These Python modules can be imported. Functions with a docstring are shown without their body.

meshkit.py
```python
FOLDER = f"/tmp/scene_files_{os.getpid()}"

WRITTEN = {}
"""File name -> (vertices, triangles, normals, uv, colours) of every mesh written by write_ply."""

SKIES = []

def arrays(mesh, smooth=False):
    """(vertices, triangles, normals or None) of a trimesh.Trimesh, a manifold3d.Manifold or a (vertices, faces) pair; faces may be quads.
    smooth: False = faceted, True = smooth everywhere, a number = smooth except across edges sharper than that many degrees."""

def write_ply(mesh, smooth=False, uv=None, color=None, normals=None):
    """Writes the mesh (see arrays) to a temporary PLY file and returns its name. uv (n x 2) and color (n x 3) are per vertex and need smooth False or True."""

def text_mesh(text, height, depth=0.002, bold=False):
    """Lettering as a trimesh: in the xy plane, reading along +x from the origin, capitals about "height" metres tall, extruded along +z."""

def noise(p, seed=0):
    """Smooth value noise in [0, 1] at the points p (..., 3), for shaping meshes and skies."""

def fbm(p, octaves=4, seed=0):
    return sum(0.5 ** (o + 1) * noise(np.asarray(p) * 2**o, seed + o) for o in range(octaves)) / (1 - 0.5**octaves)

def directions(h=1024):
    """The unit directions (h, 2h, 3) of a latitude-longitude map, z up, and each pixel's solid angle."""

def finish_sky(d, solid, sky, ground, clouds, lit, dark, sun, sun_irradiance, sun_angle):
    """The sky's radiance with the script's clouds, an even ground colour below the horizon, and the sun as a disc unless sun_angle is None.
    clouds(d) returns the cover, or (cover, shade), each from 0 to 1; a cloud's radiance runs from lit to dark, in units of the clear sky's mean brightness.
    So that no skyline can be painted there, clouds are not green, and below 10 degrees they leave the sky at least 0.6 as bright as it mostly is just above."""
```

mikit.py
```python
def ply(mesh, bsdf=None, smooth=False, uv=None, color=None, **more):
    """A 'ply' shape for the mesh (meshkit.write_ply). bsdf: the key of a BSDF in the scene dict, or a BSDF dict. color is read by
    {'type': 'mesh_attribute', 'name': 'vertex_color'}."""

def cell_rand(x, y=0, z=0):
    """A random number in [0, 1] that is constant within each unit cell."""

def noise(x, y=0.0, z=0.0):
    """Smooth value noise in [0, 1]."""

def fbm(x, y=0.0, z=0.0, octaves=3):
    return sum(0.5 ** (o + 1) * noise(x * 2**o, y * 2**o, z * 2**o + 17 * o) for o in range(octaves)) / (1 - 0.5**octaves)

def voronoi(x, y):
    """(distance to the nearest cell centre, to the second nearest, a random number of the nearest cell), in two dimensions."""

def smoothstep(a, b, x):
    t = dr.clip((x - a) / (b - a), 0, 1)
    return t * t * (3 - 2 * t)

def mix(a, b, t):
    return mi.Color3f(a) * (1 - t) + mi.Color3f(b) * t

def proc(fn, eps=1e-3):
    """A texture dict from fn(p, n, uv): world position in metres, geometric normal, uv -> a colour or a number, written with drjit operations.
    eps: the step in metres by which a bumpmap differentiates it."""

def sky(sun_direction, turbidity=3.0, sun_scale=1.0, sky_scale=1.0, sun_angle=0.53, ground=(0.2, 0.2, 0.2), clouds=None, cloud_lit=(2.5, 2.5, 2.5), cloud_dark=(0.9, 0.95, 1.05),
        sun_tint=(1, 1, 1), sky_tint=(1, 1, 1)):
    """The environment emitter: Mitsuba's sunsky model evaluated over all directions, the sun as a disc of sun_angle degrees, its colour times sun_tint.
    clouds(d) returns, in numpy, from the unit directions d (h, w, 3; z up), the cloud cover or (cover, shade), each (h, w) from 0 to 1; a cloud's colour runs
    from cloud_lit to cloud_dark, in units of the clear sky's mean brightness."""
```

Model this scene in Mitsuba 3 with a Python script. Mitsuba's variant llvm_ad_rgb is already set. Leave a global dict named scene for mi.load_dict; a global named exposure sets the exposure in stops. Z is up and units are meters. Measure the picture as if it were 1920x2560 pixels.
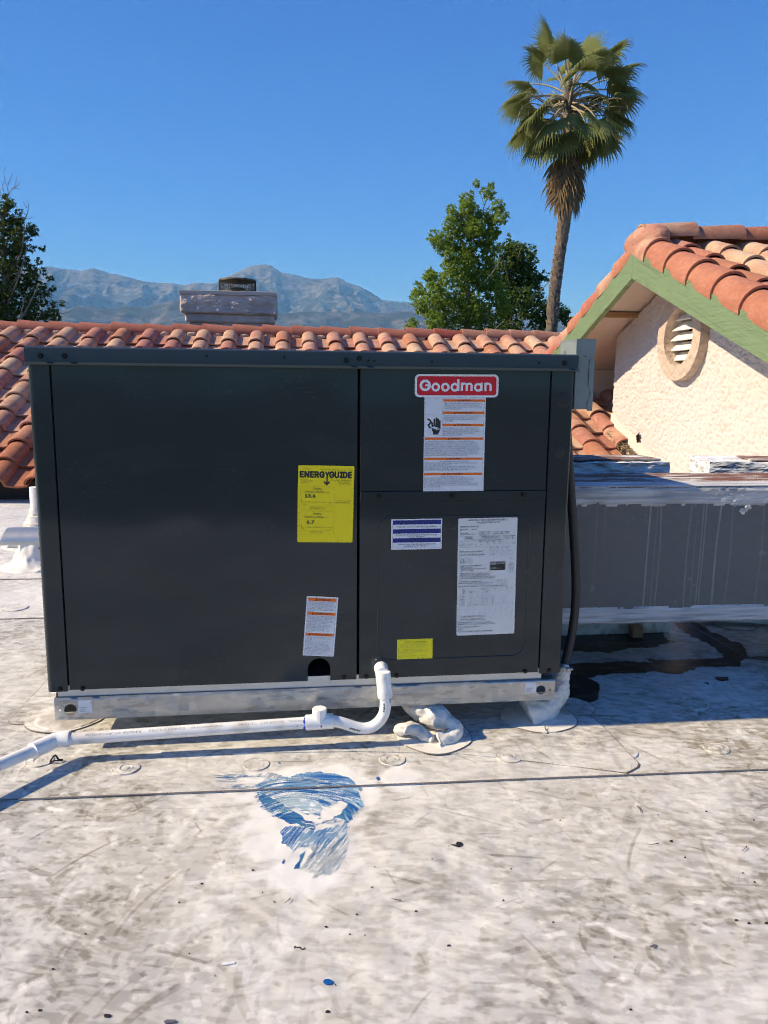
import math, random
import numpy as np, trimesh, drjit as dr
import mitsuba as mi
import mikit, meshkit
from mikit import noise, fbm, voronoi, cell_rand, smoothstep, mix, proc
from shapely.geometry import Polygon, LineString, Point, MultiPolygon, box as sbox
from shapely.ops import unary_union
from shapely import affinity
import manifold3d as m3

T = mi.ScalarTransform4f
scene, labels = {}, {}
rng = np.random.default_rng(7)
random.seed(7)

# ------------------------------------------------------------------ camera, sky, exposure
CAM = np.array([0.587, -1.872, 0.887])
YAW, PITCH, ROLL = 0.1262, 0.1579, 0.0093
_f = np.array([math.sin(YAW) * math.cos(PITCH), math.cos(YAW) * math.cos(PITCH), -math.sin(PITCH)])
_r = np.array([math.cos(YAW), -math.sin(YAW), 0.0])
_u = np.cross(_r, _f)
_up = -_r * math.sin(ROLL) + _u * math.cos(ROLL)
HAZE = 3.4e-5
scene['haze_air'] = {'type': 'homogeneous', 'albedo': {'type': 'rgb', 'value': [0.95, 0.95, 0.95]}, 'sigma_t': {'type': 'rgb', 'value': [HAZE * .42, HAZE, HAZE * 1.9]}}
scene['camera'] = {'type': 'perspective', 'fov': 53.04, 'fov_axis': 'x', 'near_clip': 0.05, 'far_clip': 60000.0,
                   'to_world': T().look_at(origin=CAM.tolist(), target=(CAM + _f).tolist(), up=_up.tolist()),
                   'medium': {'type': 'ref', 'id': 'haze_air'}}
SUN_EL, SUN_OFF = 36.3, 0.5
SUN = (-math.cos(math.radians(SUN_EL)) * math.cos(math.radians(SUN_OFF)), -math.cos(math.radians(SUN_EL)) * math.sin(math.radians(SUN_OFF)), math.sin(math.radians(SUN_EL)))
scene['sky'] = mikit.sky(SUN, turbidity=2.1, sky_tint=(0.14, 0.405, 0.92), sun_tint=(.91, 1.0, 1.10))
exposure = 2.45

# ------------------------------------------------------------------ helpers
_count = {}
def nm(key):
    n = _count.get(key, 0); _count[key] = n + 1
    return key if n == 0 else f'{key}_{n:03d}'
def add(key, mesh, bsdf, smooth=False, **more):
    key = nm(key); scene[key] = mikit.ply(mesh, bsdf, smooth=smooth, **more); return key
def put(key, ply, to_world):
    key = nm(key); scene[key] = {**ply, 'to_world': to_world}; return key
def thing(key, label, cat, group=None):
    key = nm(key); labels[key] = {'label': label, 'category': cat}
    if group: labels[key]['group'] = group
    return key
def tag(key, label=None, cat=None, group=None, kind=None):
    d = labels.setdefault(key, {})
    for k, v in (('label', label), ('category', cat), ('group', group), ('kind', kind)):
        if v: d[k] = v
    return key
def cat(*ms): return trimesh.util.concatenate(list(ms))
def cbox(x0, x1, y0, y1, z0, z1, c=0.0):
    """box with chamfered edges"""
    x0, x1 = min(x0, x1), max(x0, x1); y0, y1 = min(y0, y1), max(y0, y1); z0, z1 = min(z0, z1), max(z0, z1)
    if c <= 0: return trimesh.creation.box(bounds=[[x0, y0, z0], [x1, y1, z1]])
    c = min(c, .45 * min(x1 - x0, y1 - y0, z1 - z0)); P = []
    for sx in (0, 1):
        for sy in (0, 1):
            for sz in (0, 1):
                x, y, z = (x0, x1)[sx], (y0, y1)[sy], (z0, z1)[sz]
                dx, dy, dz = (c, -c)[sx], (c, -c)[sy], (c, -c)[sz]
                P += [(x, y + dy, z + dz), (x + dx, y, z + dz), (x + dx, y + dy, z)]
    return trimesh.PointCloud(np.array(P)).convex_hull
def extrude(poly, h, M=None):
    gs = [g for g in getattr(poly, 'geoms', [poly]) if g.area > 1e-9]
    m = cat(*[trimesh.creation.extrude_polygon(g, h, engine='earcut') for g in gs])
    if M is not None:
        M = np.asarray(M, float); m.apply_transform(M)
    return m
def XZ(y, ox=0, oz=0):      # poly (x,z), extruded towards the camera (-y) from the plane y
    return np.array([[1, 0, 0, ox], [0, 0, -1, y], [0, 1, 0, oz], [0, 0, 0, 1.0]])
def YZ(x):                  # poly (y,z) extruded along +x from the plane x
    return np.array([[0, 0, 1, x], [1, 0, 0, 0], [0, 1, 0, 0], [0, 0, 0, 1.0]])
def XY(z): return np.array([[1, 0, 0, 0], [0, 1, 0, 0], [0, 0, 1, z], [0, 0, 0, 1.0]])
def tube(P, R, n=14, cap=True, hollow=None):
    P = np.asarray(P, float); R = np.broadcast_to(R, (len(P),)).astype(float)
    t = np.gradient(P, axis=0); t /= np.linalg.norm(t, axis=1, keepdims=True) + 1e-12
    a = np.cross(t[0], [0, 0, 1.0] if abs(t[0][2]) < .9 else [1.0, 0, 0]); a /= np.linalg.norm(a)
    V = []; ang = np.arange(n) * 2 * np.pi / n
    for i in range(len(P)):
        a = a - t[i] * (a @ t[i]); a /= np.linalg.norm(a); b = np.cross(t[i], a)
        V.append(P[i] + R[i] * (np.cos(ang)[:, None] * a + np.sin(ang)[:, None] * b))
    V = np.vstack(V); F = []
    for i in range(len(P) - 1):
        for j in range(n):
            k = (j + 1) % n
            F += [[i * n + j, i * n + k, (i + 1) * n + k], [i * n + j, (i + 1) * n + k, (i + 1) * n + j]]
    if cap:
        c0, c1 = len(V), len(V) + 1; V = np.vstack([V, P[:1], P[-1:]])
        for j in range(n):
            k = (j + 1) % n
            F += [[c0, k, j], [c1, (len(P) - 1) * n + j, (len(P) - 1) * n + k]]
    return trimesh.Trimesh(V, F, process=False)
def spline(P, n=40):
    from scipy.interpolate import CubicSpline
    P = np.asarray(P, float); d = np.r_[0, np.cumsum(np.linalg.norm(np.diff(P, axis=0), axis=1))]
    return CubicSpline(d, P)(np.linspace(0, d[-1], n))
def rrect(x0, z0, x1, z1, r, q=6):
    return sbox(x0 + r, z0 + r, x1 - r, z1 - r).buffer(r, quad_segs=q)
def circle(x, z, r, q=10): return Point(x, z).buffer(r, quad_segs=q)
def lathe(prof, n=32): return trimesh.creation.revolve(np.asarray(prof, float), sections=n)
def ragged(poly, amp, step, seed=0, f=None):
    """the polygon with its outline broken up by noise"""
    f = f or 1.0 / (3 * step); out = []
    for g in getattr(poly, 'geoms', [poly]):
        p = np.array(g.exterior.segmentize(step).coords)[:-1]
        q = np.c_[p * f, np.full(len(p), seed * 7.3)]
        d = np.c_[meshkit.fbm(q, 3, seed), meshkit.fbm(q + 31.7, 3, seed + 5)] - .5
        g2 = Polygon(p + d * 2 * amp).buffer(0)
        if not g2.is_empty: out.append(g2)
    return unary_union(out)
_glyphs = {}
import glob
from PIL import ImageFont
_font = ImageFont.truetype(glob.glob('/opt/blender-*/*/datafiles/fonts/Inter.woff2')[0], 96)
def _glyph(c, bold):
    if (c, bold) not in _glyphs:
        m = meshkit.text_mesh(c, 1.0, depth=.01, bold=bold)
        m = trimesh.Trimesh(m.vertices, m.faces[m.face_normals[:, 2] > .5], process=False); m.remove_unreferenced_vertices()
        v = np.array(m.vertices); v[:, 2] = 0; v[:, 0] += _font.getbbox(c, anchor='ls')[0] / 70.0 - v[:, 0].min()
        _glyphs[c, bold] = v, np.array(m.faces)
    return _glyphs[c, bold]
def flat_text(s, cap, bold=False):
    """lettering as flat triangles in the xy plane, capitals `cap` high, and its width"""
    V, F, x, n = [], [], 0.0, 0
    for c in s:
        if c != ' ':
            v, f = _glyph(c, bold); V.append(v + [x, 0, 0]); F.append(f + n); n += len(v)
        x += _font.getlength(c) / 70.0 + (.06 if bold else 0)
    v = np.vstack(V); v[:, 0] -= v[:, 0].min()
    return v * cap, np.vstack(F), v[:, 0].max() * cap
def rgb(*c): return {'type': 'rgb', 'value': list(c)}
def srgb(r, g, b):
    return tuple(((c / 255) / 12.92 if c / 255 < .04045 else ((c / 255 + .055) / 1.055) ** 2.4) for c in (r, g, b))
def mat(key, color, rough=.6, metallic=0.0, spec=.5, bump=None, bscale=1.0, two=True, **more):
    if callable(color): c = proc(color)
    else: c = rgb(*color)
    r = proc(rough) if callable(rough) else rough
    b = {'type': 'principled', 'base_color': c, 'roughness': r, 'metallic': metallic, 'specular': spec, **more}
    if bump is not None: b = {'type': 'bumpmap', 'bump': proc(bump), 'scale': bscale, 'bsdf': b}
    scene[key] = {'type': 'twosided', 'bsdf': b} if two else b
    return key
def bristle(a): return a

# ------------------------------------------------------------------ materials
def _rot(x, y, a): return x * math.cos(a) + y * math.sin(a), -x * math.sin(a) + y * math.cos(a)
HALO = [(0.612, -0.24, .115), (0.60, -0.36, .105), (0.62, -0.46, .085), (0.607, -0.555, .06), (0.72, -0.27, .07), (0.56, -0.225, .07), (0.83, -0.225, .045), (.545, -.46, .05)]
def scratches(x, y, size, seed, wid, ln):
    """thin random strokes, one per cell"""
    gx, gy = x / size, y / size
    best = mi.Float(0)
    for a in (-1, 0, 1):
        for b in (-1, 0, 1):
            cx, cy = dr.floor(gx) + a, dr.floor(gy) + b
            r1, r2, r3, r4 = (cell_rand(cx, cy, seed + k) for k in range(4))
            ang = r3 * math.pi
            dx, dy = (gx - cx - r1), (gy - cy - r2)
            u = dx * dr.cos(ang) + dy * dr.sin(ang); v = -dx * dr.sin(ang) + dy * dr.cos(ang)
            v = v + (r4 - .5) * .9 * u * u
            L = ln * (.3 + r4)
            s = smoothstep(1.0, .55, dr.abs(v) / wid) * smoothstep(L, L * .6, dr.abs(u)) * smoothstep(.15, .6, cell_rand(cx, cy, seed + 9))
            best = dr.maximum(best, s * (.35 + .65 * r1))
    return best
def chevron(x, y, ox, oy, ang, w, l, per):
    u, v = _rot(x - ox, y - oy, ang)
    tri = dr.abs((v / .034) - dr.floor(v / .034) - .5) * .034 * .62
    s = (u + tri) / per; s = dr.abs(s - dr.floor(s) - .5)
    inside = smoothstep(w, w * .8, dr.abs(u)) * smoothstep(l, l * .8, dr.abs(v))
    return smoothstep(.24, .31, s) * inside
def membrane(p, n, uv):
    x, y = p.x, p.y
    wx = x + .05 * noise(x * 6, y * 6, 3.1); wy = y + .05 * noise(x * 6, y * 6, 8.7)
    big = fbm(wx * 2.6, wy * 2.6, 1.0, 3)
    u1, v1 = _rot(wx, wy, .35); s1 = fbm(u1 * 9, v1 * 34, 2.0, 4)
    u2, v2 = _rot(wx, wy, -.75); s2 = fbm(u2 * 11, v2 * 42, 5.0, 4)
    u3, v3 = _rot(wx, wy, 1.35); s3 = fbm(u3 * 10, v3 * 50, 9.0, 3)
    fine = fbm(x * 130, y * 130, 4.0, 2)
    u4, v4 = _rot(wx, wy, -.2); sm = fbm(u4 * 38, v4 * 95, 3.0, 3)
    _, _, vr = voronoi(wx * 9 + s1 * 1.2, wy * 9 + s2 * 1.2)
    d = .27 * big + .20 * s1 + .20 * s2 + .14 * s3 + .09 * vr + .12 * sm + .05 * fine
    dirt = .10 + .36 * smoothstep(.36, .64, d) + .12 * smoothstep(.50, .66, sm) + .26 * smoothstep(.40, .66, fbm(wx * 4.2, wy * 4.2, 21.0, 3)) * (.4 + .6 * smoothstep(.35, .6, sm))
    zone = .55 + 1.15 * smoothstep(.36, .62, big)
    sc = mi.Float(0)
    for sx, sy, size, seed, wid, ln, k in ((2.2, 5.1, .075, 71, .12, .42, .20), (8.2, 3.1, .042, 91, .13, .42, .20), (6.6, 1.7, .028, 131, .15, .42, .16), (1.4, 8.8, .13, 151, .07, .44, .18), (4.2, 9.1, .055, 111, .14, .42, -.20), (9.7, 2.9, .031, 171, .15, .42, -.14)):
        sc = sc + k * scratches(x + sx, y + sy, size, seed, wid, ln)
    dirt = dirt + sc * zone
    dirt = dirt * dr.select(y > 1.146, .55, 1.0)      # the sheets beyond the second seam were cleaned
    dirt = dirt + .36 * scratches(x, y, .21, 11, .020, .42) + .30 * scratches(x + 3.7, y + 1.3, .10, 31, .03, .40) + .34 * scratches(x + 1.1, y + 7.3, .36, 51, .009, .5)
    ch = chevron(x, y, .155, -.655, .15, .055, .06, .021) + .7 * chevron(x, y, .255, -.60, -.2, .03, .045, .021) + .6 * chevron(x, y, .655, -.76, .5, .025, .05, .024)
    dirt = dirt * (1 - .5 * ch) + .14 * ch
    # the wiped, clean membrane round the spilt primer
    clean = mi.Float(0)
    for cx, cy, r in HALO:
        dd = dr.sqrt(dr.square(x - cx) + dr.square(y - cy)) / r + .9 * (s1 - .5) + .8 * (big - .5) + .6 * (s3 - .5)
        clean = dr.maximum(clean, smoothstep(1.35, .70, dd))
    dirt = dirt * (1 - .86 * clean)
    hue = noise(x * 5, y * 5, 6.0)
    dcol = mix((.235, .212, .165), (.225, .215, .195), hue)
    base = mix((.69, .685, .66), (.72, .72, .71), clean)
    c = mix(base, dcol, dr.clip(dirt, 0, 1))
    return c
mat('membrane', membrane, .55, spec=.35, bump=lambda p, n, uv: fbm(p.x * 18, p.y * 18, 1.0, 3), bscale=.006)
def membrane_soft(p, n, uv):
    a = fbm(p.x * 12, p.y * 12, p.z * 12, 3); b = fbm(p.x * 60, p.y * 60, p.z * 30, 2)
    return mix((.66, .64, .595), (.34, .30, .24), smoothstep(.44, .72, .6 * a + .4 * b) * .8)
mat('membrane_boot', membrane_soft, .5, spec=.35)
mat('membrane_white', lambda p, n, uv: mix((.70, .69, .67), (.48, .45, .41), smoothstep(.5, .8, fbm(p.x * 14, p.y * 14, p.z * 14, 3)) * .5), .55, spec=.3)
mat('seam_bead', (.15, .125, .12), .5)
mat('seam_edge', (.20, .17, .15), .6)
mat('ring_dirt', lambda p, n, uv: mix((.66, .63, .59), (.30, .26, .21), smoothstep(.35, .7, fbm(p.x * 60, p.y * 60, 1.0, 3))), .6)
mat('dark_stain', lambda p, n, uv: mix((.012, .011, .011), (.045, .040, .036), smoothstep(.5, .78, fbm(p.x * 16, p.y * 42, 1.0, 4))), .45)
mat('scrap_black', (.02, .018, .02), .5)
mat('scrap_blue', srgb(18, 84, 150), .4)
mat('scrap_brown', (.10, .05, .035), .7)
SM = (0.625, -0.41)
def smear(p, n, uv, lo, hi, wht, thr, kind):
    x, y = p.x, p.y
    if kind == 0:
        dx, dy = (x - .60), (y + .42) * 1.25
        r = dr.sqrt(dx * dx + dy * dy); a = dr.atan2(dy, dx)
        s = fbm(r * 460 + 8 * noise(a * 2, r * 20, 3.3), a * 2.4, 1.0, 4); t = fbm(r * 80, a * 3.0, 7.0, 3)
    else:
        u, v = _rot(x, y, 1.05)
        v = v + .02 * noise(u * 14, v * 20, 2.0); s = fbm(u * 16, v * 620, 1.0, 4); t = fbm(u * 24, v * 80, 4.0, 3)
    k = smoothstep(.36, .66, .6 * s + .4 * t)
    c = mix(lo, hi, k)
    w = smoothstep(thr, thr + .10, .55 * s + .45 * fbm(x * 60, y * 60, 9.0, 3))
    return mix(c, wht, w)
BL, BM, BG, WH = srgb(22, 88, 156), srgb(70, 134, 186), srgb(150, 160, 164), srgb(206, 214, 218)
mat('smear_arc', lambda p, n, uv: smear(p, n, uv, BL, srgb(128, 164, 190), WH, .58, 0), .4)
mat('smear_deep', lambda p, n, uv: smear(p, n, uv, srgb(16, 74, 142), srgb(72, 124, 158), BG, .62, 0), .4)
mat('smear_pale', lambda p, n, uv: smear(p, n, uv, srgb(142, 170, 190), srgb(190, 200, 204), srgb(225, 228, 230), .52, 0), .45)
mat('smear_low', lambda p, n, uv: smear(p, n, uv, srgb(24, 84, 150), srgb(128, 156, 178), WH, .55, 1), .45)
mat('smear_grey', lambda p, n, uv: smear(p, n, uv, srgb(132, 142, 150), srgb(186, 192, 196), srgb(222, 226, 228), .55, 1), .5)

def unit_paint(p, n, uv):
    k = fbm(p.x * 7, p.y * 7, p.z * 7, 3); s = smoothstep(.80, .83, noise(p.x * 190, p.y * 40, p.z * 190)) * smoothstep(.6, .8, noise(p.x * 9, p.y * 9, p.z * 9))
    du = smoothstep(.56, .74, fbm(p.x * 4 + 3, p.y * 4, p.z * 11, 4)) * (.35 + .65 * noise(p.x * 150, p.y * 150, p.z * 60))
    return mix(mix((.0140, .0245, .0295), (.0170, .0282, .0338), k), (.05, .056, .058), dr.clip(.40 * s + .22 * du, 0, 1))
mat('unit_paint', unit_paint, lambda p, n, uv: .085 + .05 * fbm(p.x * 5, p.y * 5, p.z * 5, 3), spec=.38, bump=lambda p, n, uv: fbm(p.x * 6, p.y * 6, p.z * 6, 2) + .006 * noise(p.x * 320, p.y * 320, p.z * 320), bscale=.0022)
mat('unit_cap', lambda p, n, uv: mix((.024, .036, .044), (.030, .043, .050), fbm(p.x * 7, p.y * 7, p.z * 7, 3)), .30, spec=.35)
mat('inner_metal', (.20, .20, .20), .6)
mat('screw', (.012, .012, .013), .25, metallic=.6)  # black metal of the screws; also paints the shade inside the holes
mat('plug', (.008, .010, .012), .45)
def galv(p, n, uv):
    _, _, r = voronoi(p.x * 55 + p.y * 31, p.z * 55 + p.y * 17)
    sc = smoothstep(.54, .66, fbm(p.x * 34, p.z * 150, 5.0, 4)) * smoothstep(.40, .56, noise(p.x * 5, p.z * 9, 2.0))
    c = mix((.36, .38, .39), (.45, .465, .465), r)
    return mix(c, (.25, .25, .245), .6 * sc)
mat('galvanized', galv, lambda p, n, uv: .28 + .30 * smoothstep(.55, .72, fbm(p.x * 24, p.z * 70, 5.0, 4)), metallic=.7)
mat('galv_plain', lambda p, n, uv: mix((.46, .48, .49), (.56, .57, .57), fbm(p.x * 30, p.y * 30, p.z * 30, 2)), .42, metallic=.8)
def pvc(p, n, uv):
    k = fbm(p.x * 30, p.y * 30, p.z * 30, 3)
    return mix((.75, .745, .735), (.56, .54, .50), smoothstep(.48, .8, k))
mat('pvc', pvc, .30, spec=.5)
mat('pvc_fit', lambda p, n, uv: mix((.78, .78, .77), (.62, .61, .58), smoothstep(.55, .8, fbm(p.x * 45, p.y * 45, p.z * 45, 3))), .25, spec=.5)
mat('ink_grey', (.30, .30, .31), .6)
mat('primer_blue', srgb(28, 60, 170), .5)
mat('box_grey', lambda p, n, uv: mix((.165, .20, .20), (.20, .232, .228), fbm(p.x * 30, p.y * 30, p.z * 30, 2)), .38, spec=.45)
mat('conduit_black', (.018, .018, .019), .5, bump=lambda p, n, uv: noise(p.z * 260, 0, 0), bscale=.0006)
mat('clamp_steel', (.45, .44, .42), .35, metallic=.9)
# prints
mat('paper_white', (.66, .68, .72), .45)
mat('plate_white', (.64, .645, .65), .4)
mat('paper_yellow', srgb(236, 214, 0), .45)
mat('paper_yellow_small', srgb(232, 220, 0), .45)
mat('ink_black', (.012, .012, .014), .6)
mat('ink_soft', (.10, .10, .13), .6)
mat('ink_orange', srgb(226, 106, 14), .5)
mat('ink_blue', srgb(0, 30, 128), .5)
mat('ink_red', srgb(196, 10, 36), .4)
mat('badge_white', (.72, .74, .75), .35)
# duct coating
def duct_fn(p, n, uv):
    g = fbm(p.x * 40, p.y * 40, p.z * 40, 3); sp = noise(p.x * 420, p.y * 420, p.z * 420)
    c = mix((.086, .090, .092), (.126, .130, .132), .55 * g + .45 * sp)
    # runs of whitish coating
    run = mi.Float(0)
    for x0, w, a in ((1.668, .0035, 1.0), (1.7035, .003, .62), (1.690, .0025, .35), (1.796, .0035, .62), (1.838, .003, .75), (1.8465, .003, .8), (1.889, .0045, 1.0), (1.53, .004, .25), (1.507, .004, .2), (1.818, .003, .3), (1.933, .004, .35), (2.03, .004, .4)):
        xx = p.x - x0 + .012 * noise(p.z * 5, x0 * 31, 0.0) - .006 + .05 * (.6085 - p.z) * .25
        run = dr.maximum(run, a * smoothstep(w, w * .45, dr.abs(xx)) * (.55 + .6 * noise(p.z * 25, x0 * 70, 3.0)) * smoothstep(.30, .55, noise(p.z * 3.0, x0 * 170, 5.0) + a * .4))
    c = mix(c, (.27, .28, .285), dr.clip(run, 0, 1) * .6)
    blot = smoothstep(.70, .78, fbm(p.x * 26, p.y * 5, p.z * 20, 4))
    return mix(c, (.22, .23, .235), .4 * blot)
mat('duct_grey', duct_fn, .55)
def coat_fn(p, n, uv):
    s = fbm(p.x * 8, p.y * 30, p.z * 120, 4); b = fbm(p.x * 10, p.y * 10, p.z * 10, 3)
    c = mix((.50, .51, .52), (.33, .335, .345), smoothstep(.35, .7, s))
    return mix(c, (.23, .235, .245), .65 * smoothstep(.5, .75, .6 * b + .4 * s))
mat('coating', coat_fn, .5, bump=lambda p, n, uv: fbm(p.x * 14, p.y * 60, p.z * 160, 3) + .6 * fbm(p.x * 30, p.y * 30, p.z * 30, 3), bscale=.006)
mat('coating_thick', lambda p, n, uv: mix((.66, .67, .68), (.36, .37, .38), smoothstep(.45, .75, fbm(p.x * 12, p.y * 30, p.z * 40, 4))), .45, bump=lambda p, n, uv: fbm(p.x * 20, p.y * 20, p.z * 55, 4), bscale=.03)
def rust_fn(p, n, uv):
    a = fbm(p.x * 9, p.y * 26, p.z * 9, 4)
    c = mix((.13, .055, .035), (.30, .28, .26), smoothstep(.42, .60, a))
    return mix(c, (.6, .6, .6), smoothstep(.60, .68, a) * .7)
mat('rusty_top', rust_fn, .7)
# house
def tile_mat(key, a, b, c, k):
    def fn(p, n, uv):
        g = fbm(p.x * 7 + k * 9, p.y * 7, p.z * 7, 3); h = fbm(p.x * 60, p.y * 60, p.z * 60, 2)
        col = mix(a, b, smoothstep(.36, .64, g))
        col = mix(col, c, .55 * smoothstep(.55, .78, fbm(p.x * 22 + k * 5, p.y * 22, p.z * 22, 3)))
        return col * mi.Color3f(.81, .725, .675) * (.80 + .34 * h)
    return mat(key, fn, .75, spec=.25)
TILES = [tile_mat('tile_pink', (.44, .235, .185), (.53, .36, .275), (.36, .17, .13), 1),
         tile_mat('tile_buff', (.53, .38, .285), (.47, .29, .22), (.57, .45, .35), 2),
         tile_mat('tile_rose', (.44, .225, .185), (.40, .19, .155), (.51, .34, .27), 3),
         tile_mat('tile_cream', (.58, .46, .35), (.50, .34, .26), (.54, .41, .32), 4),
         tile_mat('tile_clay', (.41, .195, .125), (.46, .25, .17), (.36, .155, .10), 5)]
tile_mat('tile_orange', (.42, .18, .10), (.37, .15, .085), (.47, .24, .15), 6)
tile_mat('tile_red', (.34, .10, .075), (.38, .12, .09), (.30, .085, .06), 7)
tile_mat('tile_ridge', (.44, .18, .135), (.39, .155, .115), (.49, .24, .18), 8)
tile_mat('tile_ridge_buff', (.42, .25, .185), (.40, .21, .16), (.48, .33, .26), 9)
tile_mat('tile_rake', (.46, .215, .15), (.42, .185, .125), (.53, .30, .22), 10)
tile_mat('tile_plum', (.30, .165, .165), (.36, .21, .19), (.25, .13, .13), 11)
mat('mortar', lambda p, n, uv: mix((.56, .46, .37), (.40, .31, .24), fbm(p.x * 40, p.y * 40, p.z * 40, 3)), .9)
def stucco_c(p, n, uv):
    k = fbm(p.x * 3, p.y * 3, p.z * 3, 3); h = fbm(p.x * 40, p.y * 40, p.z * 40, 3)
    st = smoothstep(.55, .72, .5 * k + .5 * h)
    return mix(mix((.50, .455, .440), (.56, .512, .498), k), (.36, .28, .22), .16 * h + .35 * st)
mat('stucco', stucco_c, .9, spec=.2)
mat('stucco_smooth', lambda p, n, uv: mix((.64, .58, .52), (.58, .51, .45), fbm(p.x * 12, p.y * 12, p.z * 12, 3)), .85, spec=.2)
mat('vent_surround', lambda p, n, uv: mix((.47, .375, .31), (.37, .29, .235), smoothstep(.4, .75, fbm(p.x * 35, p.y * 35, p.z * 35, 4))), .9, spec=.2, bump=lambda p, n, uv: fbm(p.x * 30, p.y * 30, p.z * 30, 4), bscale=.02)
mat('louver', (.68, .64, .58), .6)
def green_fn(p, n, uv):
    u = p.y * math.cos(.37) + p.z * math.sin(.37) * dr.select(p.y > 4.01, 1.0, -1.0) * -1.0
    v = p.z * math.cos(.37) + p.y * .37 * dr.select(p.y > 4.01, 1.0, -1.0)
    g = fbm(u * 5, v * 130, p.x * 5, 4); crack = smoothstep(.68, .72, fbm(u * 4.0, v * 240, 8.0, 3))
    c = mix((.118, .180, .090), (.160, .228, .120), g)
    return mix(c, (.07, .085, .045), .55 * crack)
mat('green_wood', green_fn, .6, bump=lambda p, n, uv: fbm(p.y * 8, p.z * 90, p.x * 6, 4), bscale=.01)
mat('soffit_ply', lambda p, n, uv: mix((.60, .50, .43), (.52, .425, .36), fbm(p.x * 3, p.y * 24, p.z * 24, 3)), .8)
mat('brown_wood', lambda p, n, uv: mix((.22, .12, .055), (.34, .20, .10), fbm(p.x * 5, p.y * 50, p.z * 50, 3)), .75)
mat('underlay', (.03, .028, .027), .9)
mat('gutter', (.30, .30, .31), .5)
mat('chimney_stucco', lambda p, n, uv: mix((.64, .51, .455), (.48, .385, .35), smoothstep(.35, .7, fbm(p.x * 6, p.y * 6, p.z * 6, 4))), .85, spec=.25, bump=lambda p, n, uv: fbm(p.x * 16, p.y * 16, p.z * 16, 3), bscale=.06)
mat('chimney_trim', (.44, .39, .37), .7)
mat('chimney_metal', lambda p, n, uv: mix((.045, .038, .028), (.13, .105, .075), smoothstep(.45, .65, fbm(p.x * 15, p.y * 15, p.z * 25, 3))), .6, metallic=.3)
mat('flue_black', (.012, .011, .010), .8)
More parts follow.
